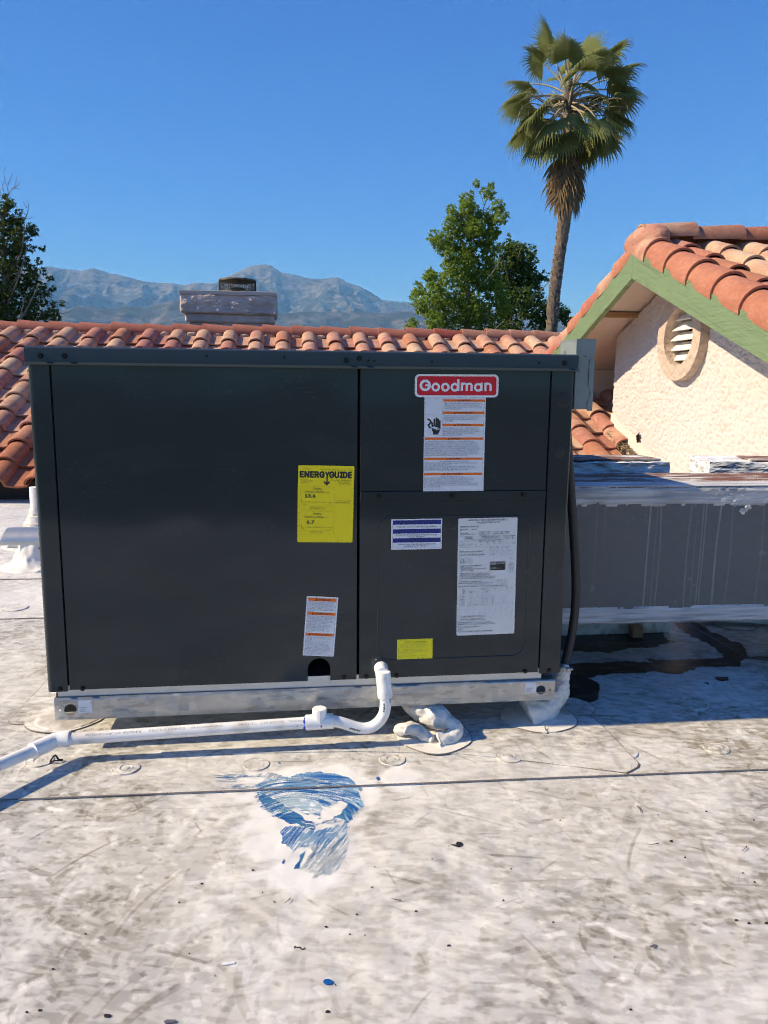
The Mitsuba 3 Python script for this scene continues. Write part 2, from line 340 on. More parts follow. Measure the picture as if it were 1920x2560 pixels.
mat('litter', lambda p, n, uv: mix((.16, .11, .065), (.34, .26, .16), noise(p.x * 90, p.y * 90, p.z * 90)), .9)
# vegetation
def leafmat(key, a, b, tr, rough=.38):
    scene[key] = {'type': 'principledthin', 'base_color': proc(lambda p, n, uv: mix(a, b, fbm(p.x * 3.1, p.y * 3.1, p.z * 3.1, 3) * .6 + .4 * noise(p.x * 25, p.y * 25, p.z * 25))), 'roughness': rough, 'diff_trans': tr, 'spec_trans': 0.0, 'eta': 1.45}
leafmat('leaf_bright', (.125, .205, .028), (.25, .335, .070), 1.0, .28)
leafmat('leaf_dark', (.05, .095, .025), (.09, .14, .040), .6)
leafmat('leaf_left', (.055, .090, .025), (.12, .145, .045), .6)
leafmat('frond', (.16, .195, .065), (.27, .30, .13), .8, .26)
leafmat('frond_dry', (.20, .145, .085), (.30, .225, .14), .4, .6)
mat('bark', lambda p, n, uv: mix((.17, .14, .12), (.28, .24, .20), fbm(p.x * 14, p.y * 14, p.z * 5, 3)), .9)
mat('palm_trunk', lambda p, n, uv: mix((.05, .040, .035), (.14, .112, .092), fbm(p.x * 12, p.y * 12, p.z * 16, 4)), .9)
mat('palm_boot', lambda p, n, uv: mix((.34, .26, .20), (.13, .095, .070), fbm(p.x * 9, p.y * 9, p.z * 14, 3)), .85)
mat('palm_cut', (.62, .50, .38), .8)
mat('stalk', lambda p, n, uv: mix((.30, .25, .16), (.42, .36, .25), noise(p.x * 6, p.y * 6, p.z * 6)), .7)
# land
def rock_fn(p, n, uv):
    x, y, z = p.x * .001, p.y * .001, p.z * .001
    r = fbm(x * 4.2, y * 4.2, z * 5.5, 5); r2 = fbm(x * 15, y * 15, z * 17, 3)
    rocky = smoothstep(.46, .66, .6 * r + .4 * r2 + .12 * (z - .9))
    scrub = mix((.020, .028, .020), (.045, .05, .038), r2)
    return mix(scrub, mix((.07, .066, .062), (.125, .117, .108), r2), rocky)
mat('rock', rock_fn, .95, spec=.1)
mat('earth', lambda p, n, uv: mix((.06, .08, .04), (.16, .14, .11), fbm(p.x * .05, p.y * .05, 1.0, 4)), .95, spec=.1)
mat('plain_wall', (.66, .58, .51), .9)
# ------------------------------------------------------------------ land, mountains, haze
tag(add('ground', cbox(-30000, 30000, -30000, 30000, -60, -3.6), 'earth'), kind='structure')
def mountains():
    sky_az, sky_el = np.array([(-40, 6.0), (-30, 6.9), (-22, 7.2), (-18, 7.5), (-16.46, 7.76), (-15.73, 7.93), (-15.14, 7.85), (-13.81, 7.7), (-12.89, 7.91), (-11.98, 7.65), (-10.74, 7.49), (-9.34, 7.16), (-8.05, 7.22), (-7.08, 7.1), (-6.09, 7.3), (-4.77, 7.35), (-4.09, 7.77), (-3.34, 8.12), (-2.4, 8.56), (-1.64, 8.7), (-1.05, 8.68), (-0.29, 8.22), (0.81, 8.0), (1.84, 7.78), (2.7, 7.85), (3.74, 7.93), (4.6, 7.5), (5.47, 7.27), (6.17, 6.94), (7.04, 6.4), (8.25, 6.38), (13, 6.0), (20.09, 5.31), (20.77, 4.95), (26, 4.4), (34, 4.0), (50, 3.0)]).T
    f_az, f_el = np.array([(-40, 4.5), (-20, 5.0), (-15.21, 5.2), (-13.92, 5.45), (-11.77, 5.51), (-9.71, 5.76), (-8.41, 6.16), (-7.1, 6.5), (-4.79, 6.2), (-0.58, 5.75), (2.0, 5.8), (5.48, 5.85), (8.25, 5.8), (14, 5.2), (22, 4.4), (50, 2.5)]).T
    az = np.radians(np.linspace(-34, 42, 900)); r = np.concatenate([np.linspace(4200, 7600, 90), np.linspace(7640, 12600, 190), np.linspace(12700, 15000, 12)])
    A, R = np.meshgrid(az, r, indexing='ij'); D = np.degrees(A)
    hm = 12000 * np.tan(np.radians(np.interp(D, sky_az, sky_el))); hf = 7000 * np.tan(np.radians(np.interp(D, f_az, f_el)))
    X, Y = R * np.sin(A), R * np.cos(A)
    t1 = np.clip((R - 4600) / 2400, 0, 1); t2 = np.clip((R - 7000) / 900, 0, 1); t3 = np.clip((R - 7900) / 4100, 0, 1); t4 = np.clip((R - 12000) / 3000, 0, 1)
    H = np.where(R < 7000, hf * t1 ** 1.15, np.where(R < 7900, hf * (1 - .10 * t2), hf * .90 + (hm - hf * .90) * t3 ** .92)) * (1 - .5 * t4)
    wx = X / 1000 + .35 * (meshkit.fbm(np.stack([X / 900, Y / 900, 0 * X], -1), 3, 3) - .5); wy = Y / 1000 + .35 * (meshkit.fbm(np.stack([X / 900 + 9, Y / 900, 0 * X], -1), 3, 5) - .5)
    def ridged(fx, fy, s): return 1 - np.abs(2 * meshkit.noise(np.stack([wx * fx, wy * fy, 0 * X + s], -1), s) - 1)
    g = ridged(1.5, .42, 1) * .55 + ridged(3.4, 1.0, 2) * .30 + ridged(8.0, 3.0, 4) * .15
    g2 = meshkit.fbm(np.stack([wx * 9, wy * 9, 0 * X], -1), 4, 8) - .5
    on_ridge = np.exp(-((R - 12000) / 420) ** 2) + .75 * np.exp(-((R - 7000) / 260) ** 2)
    amp = np.clip(t1 * 1.2, 0, 1) * (1 - np.clip(on_ridge, 0, .93))
    H = H + amp * (g - .97) * np.where(R < 7600, 260, 620) + g2 * np.clip(t1, 0, 1) * 45 * (1 - .45 * np.clip(on_ridge, 0, 1))
    H = H - 3.6 - 120 * (1 - np.clip(t1 * 5, 0, 1))
    n, m = R.shape; idx = np.arange(n * m).reshape(n, m)
    F = np.stack([idx[:-1, :-1], idx[1:, :-1], idx[1:, 1:], idx[:-1, 1:]], -1).reshape(-1, 4)
    V = np.stack([X, Y, H], -1).reshape(-1, 3)
    return trimesh.Trimesh(V, np.vstack([F[:, [0, 2, 1]], F[:, [0, 3, 2]]]), process=False)
tag(add('mountains', mountains(), 'rock', smooth=True), kind='structure')
scene['haze'] = {'type': 'cube', 'to_world': T().translate([0, 0, 1170]).scale([32000, 32000, 1232]), 'bsdf': {'type': 'null'}, 'interior': {'type': 'ref', 'id': 'haze_air'}}
tag('haze', 'thin blue air over the far mountains', 'haze', kind='stuff')

# ------------------------------------------------------------------ flat roof
# the front seam runs slightly askew, so the sheets are cut along it
SEAM = [(-9, -.21), (-1, -.2285), (-.05, -.2315), (.35, -.243), (.743, -.2545), (1.2, -.267), (1.72, -.2825), (3.72, -.3405)]
tag(add('flat_roof', extrude(Polygon([(-9, -3.2), (3.72, -3.2)] + SEAM[::-1]), .297, XY(-.30)), 'membrane'), kind='structure')
add('flat_roof__membrane_sheet', extrude(Polygon(SEAM + [(3.72, 1.146), (-9, 1.146)]), .30, XY(-.30)), 'membrane')
add('flat_roof__membrane_sheet', cbox(-9, 3.72, 1.146, 1.778, -.30, .003), 'membrane')
add('flat_roof__membrane_sheet', cbox(-9, 3.72, 1.778, 4.95, -.30, .006), 'membrane')
def bead(P, w, h, z, key='flat_roof__seam', m='seam_bead', n=60):
    P = np.asarray(P, float); d_ = np.r_[0, np.cumsum(np.linalg.norm(np.diff(P, axis=0), axis=1))]; t_ = np.linspace(0, d_[-1], n); P = np.c_[np.interp(t_, d_, P[:, 0]), np.interp(t_, d_, P[:, 1])]
    k = .0008 * (meshkit.noise(np.c_[P * 22, P[:, :1] * 0 + 2]) - .5)
    P3 = np.c_[P[:, 0], P[:, 1] + k, np.full(len(P), z)]
    t = tube(P3, 1.0, n=8); v = np.array(t.vertices)
    c = np.repeat(P3, 8, axis=0); c = np.vstack([c, P3[:1], P3[-1:]])
    d = v - c; d[:, :2] *= w / 2; d[:, 2] *= h
    t.vertices = c + d
    return add(key, t, m, smooth=True)
bead([(-4, -.2225), (-1, -.2285), (-.05, -.2315), (.35, -.243), (.743, -.2545), (1.2, -.267), (1.72, -.2825), (3.7, -.34)], .0052, .0010, 0.0004, n=160)
bead([(-9, 1.145), (3.7, 1.145)], .006, .002, .002, m='seam_edge'); bead([(-9, 1.777), (3.7, 1.777)], .006, .002, .005, m='seam_edge')
# membrane patch under the unit, with its sealed edge
PATCH = Polygon([(-.158, .177), (-.145, .163), (-.097, .155), (.0, .118), (.3, -.06), (.75, -.09), (1.0, -.13), (1.12, -.17), (1.371, -.2655), (1.388, -.256), (1.410, -.241), (1.4198, -.226), (1.4168, -.0035), (1.412, .045), (1.385, .105), (1.30, .85), (-.14, .85), (-.145, .48)])
add('flat_roof__membrane_patch', extrude(PATCH, .0025, XY(.0002)), 'membrane')
bead([(1.371, -.2662), (1.388, -.257), (1.411, -.242), (1.4206, -.226)], .006, .002, .0012, n=24)
bead([(1.4206, -.226), (1.4176, -.0035), (1.413, .045), (1.386, .105), (1.36, .16)], .0028, .0014, .0018, m='seam_edge')
bead([(-.158, .177), (-.145, .162), (-.097, .1545), (-.045, .145)], .0035, .0014, .0014, m='seam_edge')
bead([(-.158, .177), (-.146, .48), (-.14, .85)], .0035, .0014, .0014, m='seam_edge')
bead([(1.12, -.171), (1.25, -.218), (1.371, -.2662)], .002, .001, .0016, m='seam_edge')
# fastener plates that show through the membrane
def fastener(x, y, r=.030, z=0.0, faint=False):
    prof = [(0, .0030), (.008, .0030), (.0095, .0016), (.012, .0014), (.0140, .0026), (.0175, .0024), (.020, .0013), (.0255, .0012), (.028, .0018), (.0305, .0006), (.032, -.001)]
    m = lathe([(a * r / .030, b * (.6 if faint else 1)) for a, b in prof][::-1], 36); m.apply_translation([x, y, z + .0012])
    k = add('flat_roof__fastener_plate', m, 'membrane', smooth=True)
    a = np.linspace(0, 2 * np.pi, 49)
    for rr, w, h in ((.0305, .0026, .0012), (.0145, .0018, .0008)):
        w = w * (.6 if faint else 1)
        P = np.c_[x + rr * r / .03 * np.cos(a), y + rr * r / .03 * np.sin(a), np.full(49, z + (.0018 if rr > .02 else .0036 * (.6 if faint else 1)))]
        t = tube(P, w / 2, n=6, cap=False); v = np.array(t.vertices); v[:, 2] = z + (v[:, 2] - z) * 1.0
        add(k + '__dirt_ring', t, 'ring_dirt', smooth=True)
for i, (x, y) in enumerate([(.832, -.1415), (1.1184, -.1577), (1.3247, -.1081), (1.6525, -.1697), (.2032, -.118), (-.008, -.058), (.506, -.131), (1.95, -.2), (-.35, -.06), (2.3, -.17)]):
    fastener(x, y, faint=i in (6,))
fastener(1.1843, -.0865, .042, faint=True); fastener(1.4109, -.1657, .032, faint=True); fastener(1.7387, .100, .040, z=.0)
fastener(-.51, 1.29, .05, z=.0035); fastener(-1.2, 1.30, .05, z=.0035)

# dark coating spilt under the duct
S1 = [(1.4973, .4471), (1.6015, .4603), (1.7043, .456), (1.7762, .4369), (1.7783, .4728), (1.8654, .4605), (2.0193, .455), (2.0588, .4759), (2.0715, .5128), (2.0663, .6347), (2.0589, .7836), (2.0755, .8539), (2.1641, .8455), (2.161, .7583), (2.1738, .6527), (2.1872, .5949), (2.1656, .5296), (2.1247, .4568), (2.0501, .38), (1.9939, .3741), (1.9216, .3929), (1.8225, .3294), (1.7864, .3331), (1.7663, .3517), (1.75, .3701), (1.7219, .3561), (1.6006, .3573), (1.5041, .3239), (1.4608, .3605)]
S2 = [(1.3698, .8684), (1.8316, .8691), (2.0028, .8527), (1.9864, .7598), (1.9502, .6602), (1.9556, .6245), (1.8993, .6163), (1.8786, .5844), (1.7767, .5944), (1.6876, .538), (1.6409, .5554), (1.4639, .589)]
S3 = [(1.5082, .3342), (1.5305, .2693), (1.473, .1499), (1.4368, .1446), (1.3921, .1357), (1.4053, .2324), (1.4569, .3501)]
S4 = [(1.9181, .2926), (1.9599, .2884), (1.9468, .2631), (1.9222, .2603), (1.9123, .2719)]
S5 = [(1.8559, .2567), (1.8745, .2496), (1.8651, .2403)]
S6 = [(2.1247, .4568), (2.1651, .4628), (2.2055, .455), (2.1788, .4146), (2.1394, .4368)]
for i, s in enumerate((S1, S2, S3, S4, S5, S6)):
    add('flat_roof__coating_stain', extrude(ragged(ragged(Polygon(s).buffer(0), .016 if i < 3 else .004, .006, i, f=22), .010 if i < 3 else .002, .003, i + 40, f=90), .0012, XY(.0004)), 'dark_stain')
bead([(2.1197, .8497), (2.1222, .7164), (2.1206, .5877), (2.1284, .4627), (2.1826, .4203)], .005, .002, .0016)
# spilt blue primer, wiped with a brush
A = [(.5134, -.2572), (.5125, -.2338), (.5279, -.208), (.5585, -.2006), (.5828, -.1988), (.6029, -.1873), (.6299, -.182), (.6568, -.1849), (.6899, -.1967), (.718, -.212), (.7313, -.2402), (.7375, -.2689), (.7387, -.3024), (.743, -.3231), (.737, -.3422), (.7229, -.3599), (.7086, -.3847), (.6985, -.3982), (.6955, -.3832), (.7063, -.3619), (.7102, -.3393), (.7075, -.3192), (.6935, -.3097), (.6783, -.316), (.6671, -.3306), (.6586, -.3336), (.647, -.3126), (.6309, -.2947), (.6017, -.2751), (.5719, -.2594), (.5421, -.2582)]
B = [(.5135, -.2614), (.5316, -.2634), (.5468, -.2856), (.5679, -.304), (.5783, -.3287), (.5966, -.3461), (.6085, -.3625), (.6142, -.378), (.632, -.3873), (.6372, -.4094), (.6329, -.4195), (.6195, -.4075), (.6001, -.3874), (.5862, -.3895), (.5723, -.3734), (.552, -.3526), (.5331, -.3238), (.5221, -.299)]
C = [(.5347, -.2616), (.5719, -.2594), (.6017, -.2751), (.6309, -.2947), (.6509, -.321), (.6541, -.3409), (.6409, -.3623), (.629, -.3535), (.6147, -.3557), (.6007, -.3427), (.5845, -.3255), (.5721, -.3084), (.551, -.286)]
D = [(.5685, -.4054), (.5881, -.3969), (.6077, -.4062), (.6273, -.4083), (.6348, -.4197), (.6588, -.4118), (.6863, -.4148), (.6952, -.4015), (.7043, -.4132), (.6982, -.4406), (.6888, -.4633), (.6741, -.4516), (.6598, -.4668), (.6406, -.4712), (.6255, -.4663), (.6176, -.4785), (.6028, -.467), (.5875, -.4848), (.5858, -.4684), (.5687, -.4534), (.5705, -.4334)]
E = [(.6255, -.4663), (.6598, -.4668), (.6741, -.4516), (.6955, -.4506), (.6964, -.4642), (.683, -.5175), (.6737, -.5469), (.6547, -.5625), (.6228, -.5531), (.6069, -.5425), (.6185, -.5165), (.6304, -.4896)]
Fd = [(.606, -.4964), (.6136, -.4877), (.6095, -.5062), (.6018, -.5269), (.6033, -.5421), (.5908, -.5407), (.6001, -.5175)]
G1 = [(.439, -.2365), (.4508, -.2228), (.513, -.2187), (.5127, -.2403), (.4818, -.2412)]
G2 = [(.4541, -.1767), (.4776, -.1632), (.5087, -.1596), (.5002, -.1703)]
G3 = [(.5073, -.1825), (.5336, -.1716), (.5672, -.1889), (.5783, -.1992), (.5278, -.2027)]
K = [(.6792, -.3703), (.6895, -.3677), (.7093, -.3234), (.7347, -.3222), (.728, -.349), (.7106, -.3849), (.7014, -.3985), (.6925, -.3829)]
def film(P, m, amp, seed, top=.0011, key='flat_roof__paint_smear', f=60):
    g = ragged(ragged(Polygon(P).buffer(0), amp, .003, seed, f=f), amp * .55, .0015, seed + 50, f=f * 4)
    # what lies north of the seam rests on the upper sheet, the rest on the lower one
    yb = lambda x: np.interp(x, [q[0] for q in SEAM], [q[1] for q in SEAM])
    cut = Polygon([(.3, yb(.3) + .003), (.95, yb(.95) + .003), (.95, .4), (.3, .4)]); cut2 = Polygon([(.3, yb(.3) - .003), (.95, yb(.95) - .003), (.95, -1.5), (.3, -1.5)])
    ms = []
    for part, z in ((g.intersection(cut), 0), (g.intersection(cut2), -.003)):
        for q in getattr(part, 'geoms', [part]):
            if q.geom_type == 'Polygon' and q.area > 2e-6: ms.append(extrude(q, top, XY(z + .0003)))
    if ms: return add(key, cat(*ms), m)
film(C, 'smear_pale', .006, 3, .0005); film(E, 'smear_grey', .008, 5, .0005)
film(A, 'smear_arc', .006, 1, .0007); film(B, 'smear_deep', .004, 2, .0008); film(D, 'smear_low', .009, 4, .0008)
film(Fd, 'smear_deep', .003, 6, .0009); film(K, 'smear_deep', .008, 7, .0009); film(G3, 'smear_grey', .009, 10, .0006)
# the bristles' separate strokes, which also fray the edges
sg = np.random.default_rng(99); strokes = {}
yb_ = lambda x: np.interp(x, [q[0] for q in SEAM], [q[1] for q in SEAM])
def stroke(P, w, m, clip=None):
    P = np.asarray(P); n = len(P); t = np.gradient(P, axis=0); t /= np.linalg.norm(t, axis=1, keepdims=True) + 1e-12; s_ = np.c_[-t[:, 1], t[:, 0]]
    k = w * np.sin(np.linspace(.12, math.pi - .05, n)) ** .6 * (.6 + .8 * meshkit.noise(np.c_[P * 160, np.full(n, sg.uniform(0, 99))], 3))
    if clip is not None:
        import shapely
        ok = shapely.contains_xy(clip, P[:, 0], P[:, 1]); k = np.where(ok, k, k * .0)
    z = np.where(P[:, 1] > yb_(P[:, 0]), 0, -.003) + .0011 + sg.uniform(0, .0004)
    V = np.vstack([np.c_[P + s_ * k[:, None], z], np.c_[P - s_ * k[:, None], z]]); F = []
    for i in range(n - 1):
        if k[i] + k[i + 1] > 1e-6: F += [[i, n + i, n + i + 1], [i, n + i + 1, i + 1]]
    if F: strokes.setdefault(m, []).append(trimesh.Trimesh(V, F, process=False))
PA, PB, PE, PC = (Polygon(q).buffer(0) for q in (A, B, E, C))
PD = Polygon(D).buffer(0); cA = PA.union(PC).union(PB).buffer(.006)
for i in range(150):       # sweeping arcs over the upper half
    r = sg.uniform(.045, .175); a0 = sg.uniform(-.3, 2.6); a1 = a0 + sg.uniform(.25, 1.1); th = np.linspace(a0, a1, 22)
    P_ = np.c_[.605 + r * 1.02 * np.cos(th), -.405 + r * 1.16 * np.sin(th) - .02 * np.cos(th)] + np.c_[.003 * np.sin(th * 5 + i), 0 * th]
    stroke(P_, sg.uniform(.0004, .0018), sg.choice(['smear_deep', 'smear_arc', 'smear_pale', 'smear_grey', 'smear_pale', 'smear_pale']), cA)
cE = PE.union(PD).buffer(.005)
for i in range(130):       # straight pulls down the lower half
    x, y = sg.uniform(.59, .715), sg.uniform(-.55, -.42); L = sg.uniform(.03, .11); an = 1.12 + sg.normal(0, .07) - (x - .65) * 1.2; tt_ = np.linspace(0, 1, 16)
    P_ = np.c_[x - L * tt_ * math.cos(an), y - L * tt_ * math.sin(an) + .012 * tt_ ** 2]
    stroke(P_, sg.uniform(.0004, .0016), sg.choice(['smear_low', 'smear_grey', 'smear_grey', 'smear_pale', 'membrane_white', 'smear_deep'] if y > -.47 else ['smear_grey', 'smear_grey', 'smear_pale', 'membrane_white']), cE)
for i in range(34):        # dry strokes trailing off to the left
    x, y = sg.uniform(.46, .54), sg.choice([sg.normal(-.232, .006), sg.normal(-.19, .009)]); L = sg.uniform(.02, .075); tt_ = np.linspace(0, 1, 14)
    stroke(np.c_[x - L * tt_, y + .006 * tt_ + .002 * np.sin(6 * tt_ + i)], sg.uniform(.0003, .0014), sg.choice(['smear_grey', 'smear_pale', 'smear_arc', 'smear_low']))
for i in range(26):        # frayed end of the grey pull
    x = sg.uniform(.632, .678); y = -.548 + (x - .655) * .5 + sg.normal(0, .004); L = sg.uniform(.010, .022); tt_ = np.linspace(0, 1, 8)
    stroke(np.c_[x - L * tt_ * .55, y - L * tt_ * .8], .0006, 'smear_grey')
for i in range(40):        # bristle ends round the torn white gap
    t_ = sg.uniform(0, 1); x, y = .60 + .10 * t_, -.398 + sg.normal(0, .012) - .01 * t_; L = sg.uniform(.008, .022); tt_ = np.linspace(0, 1, 8); an = sg.normal(.5, .5)
    stroke(np.c_[x + L * tt_ * math.cos(an), y + L * tt_ * math.sin(an)], sg.uniform(.0005, .0014), sg.choice(['smear_deep', 'smear_low', 'membrane_white']))
for m_, ms in strokes.items(): add('flat_roof__paint_smear__brush_stroke', cat(*ms), m_)
for i, q in enumerate(([(.7828, -.2258), (.7891, -.2197), (.7922, -.2312), (.7848, -.2371)], [(.5691, -.5202), (.5736, -.5115), (.5746, -.5178), (.5709, -.525)], [(.5565, -.1228), (.5611, -.1248), (.5635, -.1323), (.5601, -.131)], [(.738, -.262), (.744, -.258), (.747, -.268), (.741, -.275)])):
    film(q, 'smear_deep', .002, 20 + i, .0012)
a = np.linspace(0, 2 * np.pi, 40)
# scraps lying on the membrane
def scrap(key, x, y, P, h, m, label, cat_='debris', rot=0.0, group=None, z=-.003):
    g = affinity.scale(Polygon(P).buffer(0), .72, .72, origin=(0, 0)) if key != 'blue_dab' else Polygon(P).buffer(0)
    g = affinity.translate(affinity.rotate(g, rot, origin=(0, 0)), x, y)
    k = nm(key); scene[k] = mikit.ply(extrude(g, h, XY(z + .0006)), m); tag(k, label, cat_, group); return k
scrap('tar_scrap', .917, -.4994, [(-.024, .002), (-.012, .000), (-.002, -.002), (-.008, .004), (-.002, .012), (.004, .010), (.010, .006), (.011, -.004), (.004, -.010), (-.004, -.013), (-.014, -.006)], .0010, 'scrap_black', 'hook shaped scrap of black tar lying alone in the middle of the roof')
scrap('blue_dab', .6403, -.8295, [(.0074 * math.cos(t), .0052 * math.sin(t)) for t in np.linspace(0, 2 * np.pi, 22)[:-1]], .0016, 'scrap_blue', 'oval blob of dried blue primer near the front of the roof', 'paint blob', -20)
scrap('torn_label', .4868, -.7729, [(-.015, -.004), (-.008, .003), (.0, .001), (.014, .003), (.015, -.003), (.004, -.004), (-.004, -.006)], .0015, 'paper_white', 'torn scrap of white paper with black marks lying on the membrane', 'paper scrap')
scrap('membrane_chip', .4138, -.8784, [(-.012, .002), (-.006, .005), (.012, .002), (.011, -.004), (-.008, -.004)], .002, 'ink_soft', 'grey chip with a dark edge lying at the front left of the roof')
def blob(r, seed):
    t = np.linspace(0, 2 * np.pi, 12)[:-1]; q = np.random.default_rng(seed).uniform(.5, 1.2, 11)
    return [(r * k * math.cos(u), r * .7 * k * math.sin(u)) for u, k in zip(t, q)]
bits = [(.3238, -.8565, .009, 'blackened lump of tar near the front left of the roof'), (.4256, -.5681, .0045, 'black crumb lying alone left of the blue smear on grey dirt'), (.6435, -.7072, .0055, 'black crumb just above the curled black thread'), (1.3568, -.7792, .006, 'dry seed second from the right edge of the roof'), (1.3866, -.7822, .0068, 'larger dark seed at the very right edge of the roof'), (1.3392, -.7694, .005, 'small dark seed left of the two seeds at the right edge'), (.8807, -.2292, .009, 'dark leaf crumb lying just behind the front seam'), (.8607, -.2252, .006, 'smaller crumb left of the leaf crumb behind the front seam'), (.2247, -.8359, .005, 'black crumb at the far front left of the roof'), (.8392, -.7736, .005, 'black crumb front of the middle, right of the blue blob'), (.6366, -.8851, .006, 'black crumb just below the oval blue blob'), (.7311, -.6127, .004, 'black crumb below right of the blue smear'), (1.343, -.5352, .008, 'flat dark seed beside the level twig at the right'), (1.1694, -.8128, .010, 'pale splash of droppings with dark flecks at the front right')]
for i, (x, y, r, l) in enumerate(bits):
    scrap('seed' if 'seed' in l else 'tar_crumb', x, y, blob(r * .8, i), .0012, 'scrap_black' if 'pale' not in l else 'ink_soft', l, 'seed' if 'seed' in l else 'debris')
gr_ = []
for i in range(42):
    x, y = rng.uniform(.2, 1.6), -rng.uniform(.34, 1.0)
    if (x - .63) ** 2 + (y + .38) ** 2 < .03: continue
    gr_.append(extrude(affinity.translate(Polygon(blob(rng.uniform(.0009, .0022), 100 + i)).buffer(0), x, y), .0016, XY(-.0024)))
tag(add('grit', cat(*gr_), 'scrap_black'), 'fine black grit strewn over the dirty membrane', 'grit', kind='stuff')
tw = [(.5787, -.6368, .018, 50, 'dry flower head on a short stalk lying below the blue smear'), (.7697, -.654, .018, -22, 'short brown twig lying right of the smear on the bare membrane'), (1.3306, -.4181, .026, 82, 'dark straight twig pointing away from the camera at the right'), (1.4722, -.5793, .022, 35, 'forked twig near the right edge of the roof'), (1.3, -.545, .026, 8, 'thin dark twig lying level left of a seed'), (.70, -.22, .008, 10, 'crumb of twig by the seam above the smear')]
for x, y, l, r, lab in tw:
    c, s_ = math.cos(math.radians(r)), math.sin(math.radians(r))
    P = spline([(x - l / 2 * c, y - l / 2 * s_, .0005), (x + .0015 * s_, y - .0015 * c, .001), (x + l / 2 * c, y + l / 2 * s_, .0005)], 8)
    tag(add('twig', tube(P, np.linspace(.0004, .0010, 8), n=6), 'scrap_brown'), lab, 'twig')
P = spline([(.585, -.751, 0), (.588, -.745, 0), (.594, -.750, 0), (.599, -.748, 0), (.603, -.757, 0), (.610, -.757, 0), (.612, -.752, 0)], 24)
tag(add('string', tube((P - P.mean(0)) * .6 + P.mean(0) + [0, 0, -.0020], .0007, n=6), 'scrap_black'), 'curled black thread lying below the dry flower head', 'thread')
# ------------------------------------------------------------------ the packaged air conditioner
U = thing('rooftop_air_conditioner', 'large dark grey packaged air conditioner with a red badge standing on galvanized rails', 'air conditioner')
def arc(cx, cy, r, a0, a1, n=7):
    return [(cx + r * math.cos(math.radians(a)), cy + r * math.sin(math.radians(a))) for a in np.linspace(a0, a1, n)]
Z0, ZT = .150, .9385
# corner posts, wrapped round the edges (plan outline, extruded upwards)
lp = [(.0490, 0), (.013, 0)] + arc(.013, .013, .013, 270, 180, 9)[1:] + [(0, .16), (.003, .16), (.003, .014), (.014, .003), (.0490, .003)]
add(U + '__corner_post', extrude(Polygon(lp), ZT - Z0, XY(Z0)), 'unit_paint', smooth=32)
rp = [(1.2420, 0), (1.292, 0)] + arc(1.292, .008, .008, 270, 360, 7)[1:] + [(1.300, .16), (1.297, .16), (1.297, .009), (1.291, .003), (1.2420, .003)]
rpost = add(U + '__corner_post', extrude(Polygon(rp), ZT - Z0, XY(Z0)), 'unit_paint', smooth=32)
for x, z, r in ((1.272, .865, .0185), (1.2695, .737, .0145)):
    m = lathe([(0, .0012), (r * .86, .0012), (r, .0003), (r * 1.03, -.001)][::-1], 36)
    m.apply_transform(np.array([[1, 0, 0, x], [0, 0, -1, -.0002], [0, 1, 0, z], [0, 0, 0, 1.0]])); add(rpost + '__hole_plug', m, 'plug', smooth=40)
add(U + '__side_panel', cbox(0, .004, .165, 1.18, Z0, ZT, .001), 'unit_paint')
add(U + '__side_panel', cbox(1.296, 1.300, .165, 1.18, Z0, ZT, .001), 'unit_paint')
add(U + '__rear_panel', cbox(.002, 1.298, 1.176, 1.18, Z0, ZT), 'unit_paint')
add(U + '__inner_body', cat(cbox(.01, 1.29, .42, 1.17, Z0 + .003, ZT), cbox(.040, .0435, .012, .40, Z0, ZT), cbox(.0600, .0635, .012, .40, Z0, ZT), cbox(1.232, 1.2355, .012, .40, Z0, ZT), cbox(1.2485, 1.252, .012, .40, Z0, ZT), cbox(.752, .7555, .012, .40, Z0 + .02, ZT), cbox(.7665, .770, .012, .40, Z0 + .02, ZT)), 'inner_metal')
# front panels
hole = unary_union([sbox(.6335, .10, .6905, .1845), circle(.662, .1845, .0285, 16)])
add(U + '__front_panel', cat(extrude(sbox(.0535, .1535, .7575, ZT - .002).difference(hole), .0028, XZ(.0032))), 'unit_paint')
add(U + '__front_panel', cbox(.7645, 1.2375, .0004, .0032, .6385, ZT - .002, .0006), 'unit_paint')
mid = cat(cbox(.7645, 1.2375, -.0022, .003, .6150, .6378, .0009))
add(U + '__panel_flange', mid, 'unit_paint')
low = sbox(.7645, .1545, 1.2375, .6142).difference(circle(.8205, .183, .0175, 14))
rr = rrect(.811, .202, 1.199, .5735, .034, 8)
ring = np.array(rr.exterior.coords)[:-1]; ringP = np.c_[ring[:, 0], np.full(len(ring), .0006), ring[:, 1]]; ringP = np.vstack([ringP, ringP[:1]])
svc = add(U + '__service_panel', extrude(low, .0028, XZ(.0032)), 'unit_paint')
add(svc + '__embossed_bead', tube(ringP, .0021, n=8, cap=False), 'unit_paint', smooth=True)
hoodm = cat(cbox(.807, .836, -.0022, .0003, .2015, .2055, .0008), cbox(.8045, .8075, -.0018, .0003, .188, .2050, .0006))
add(svc + '__knockout_lip', hoodm, 'unit_paint')
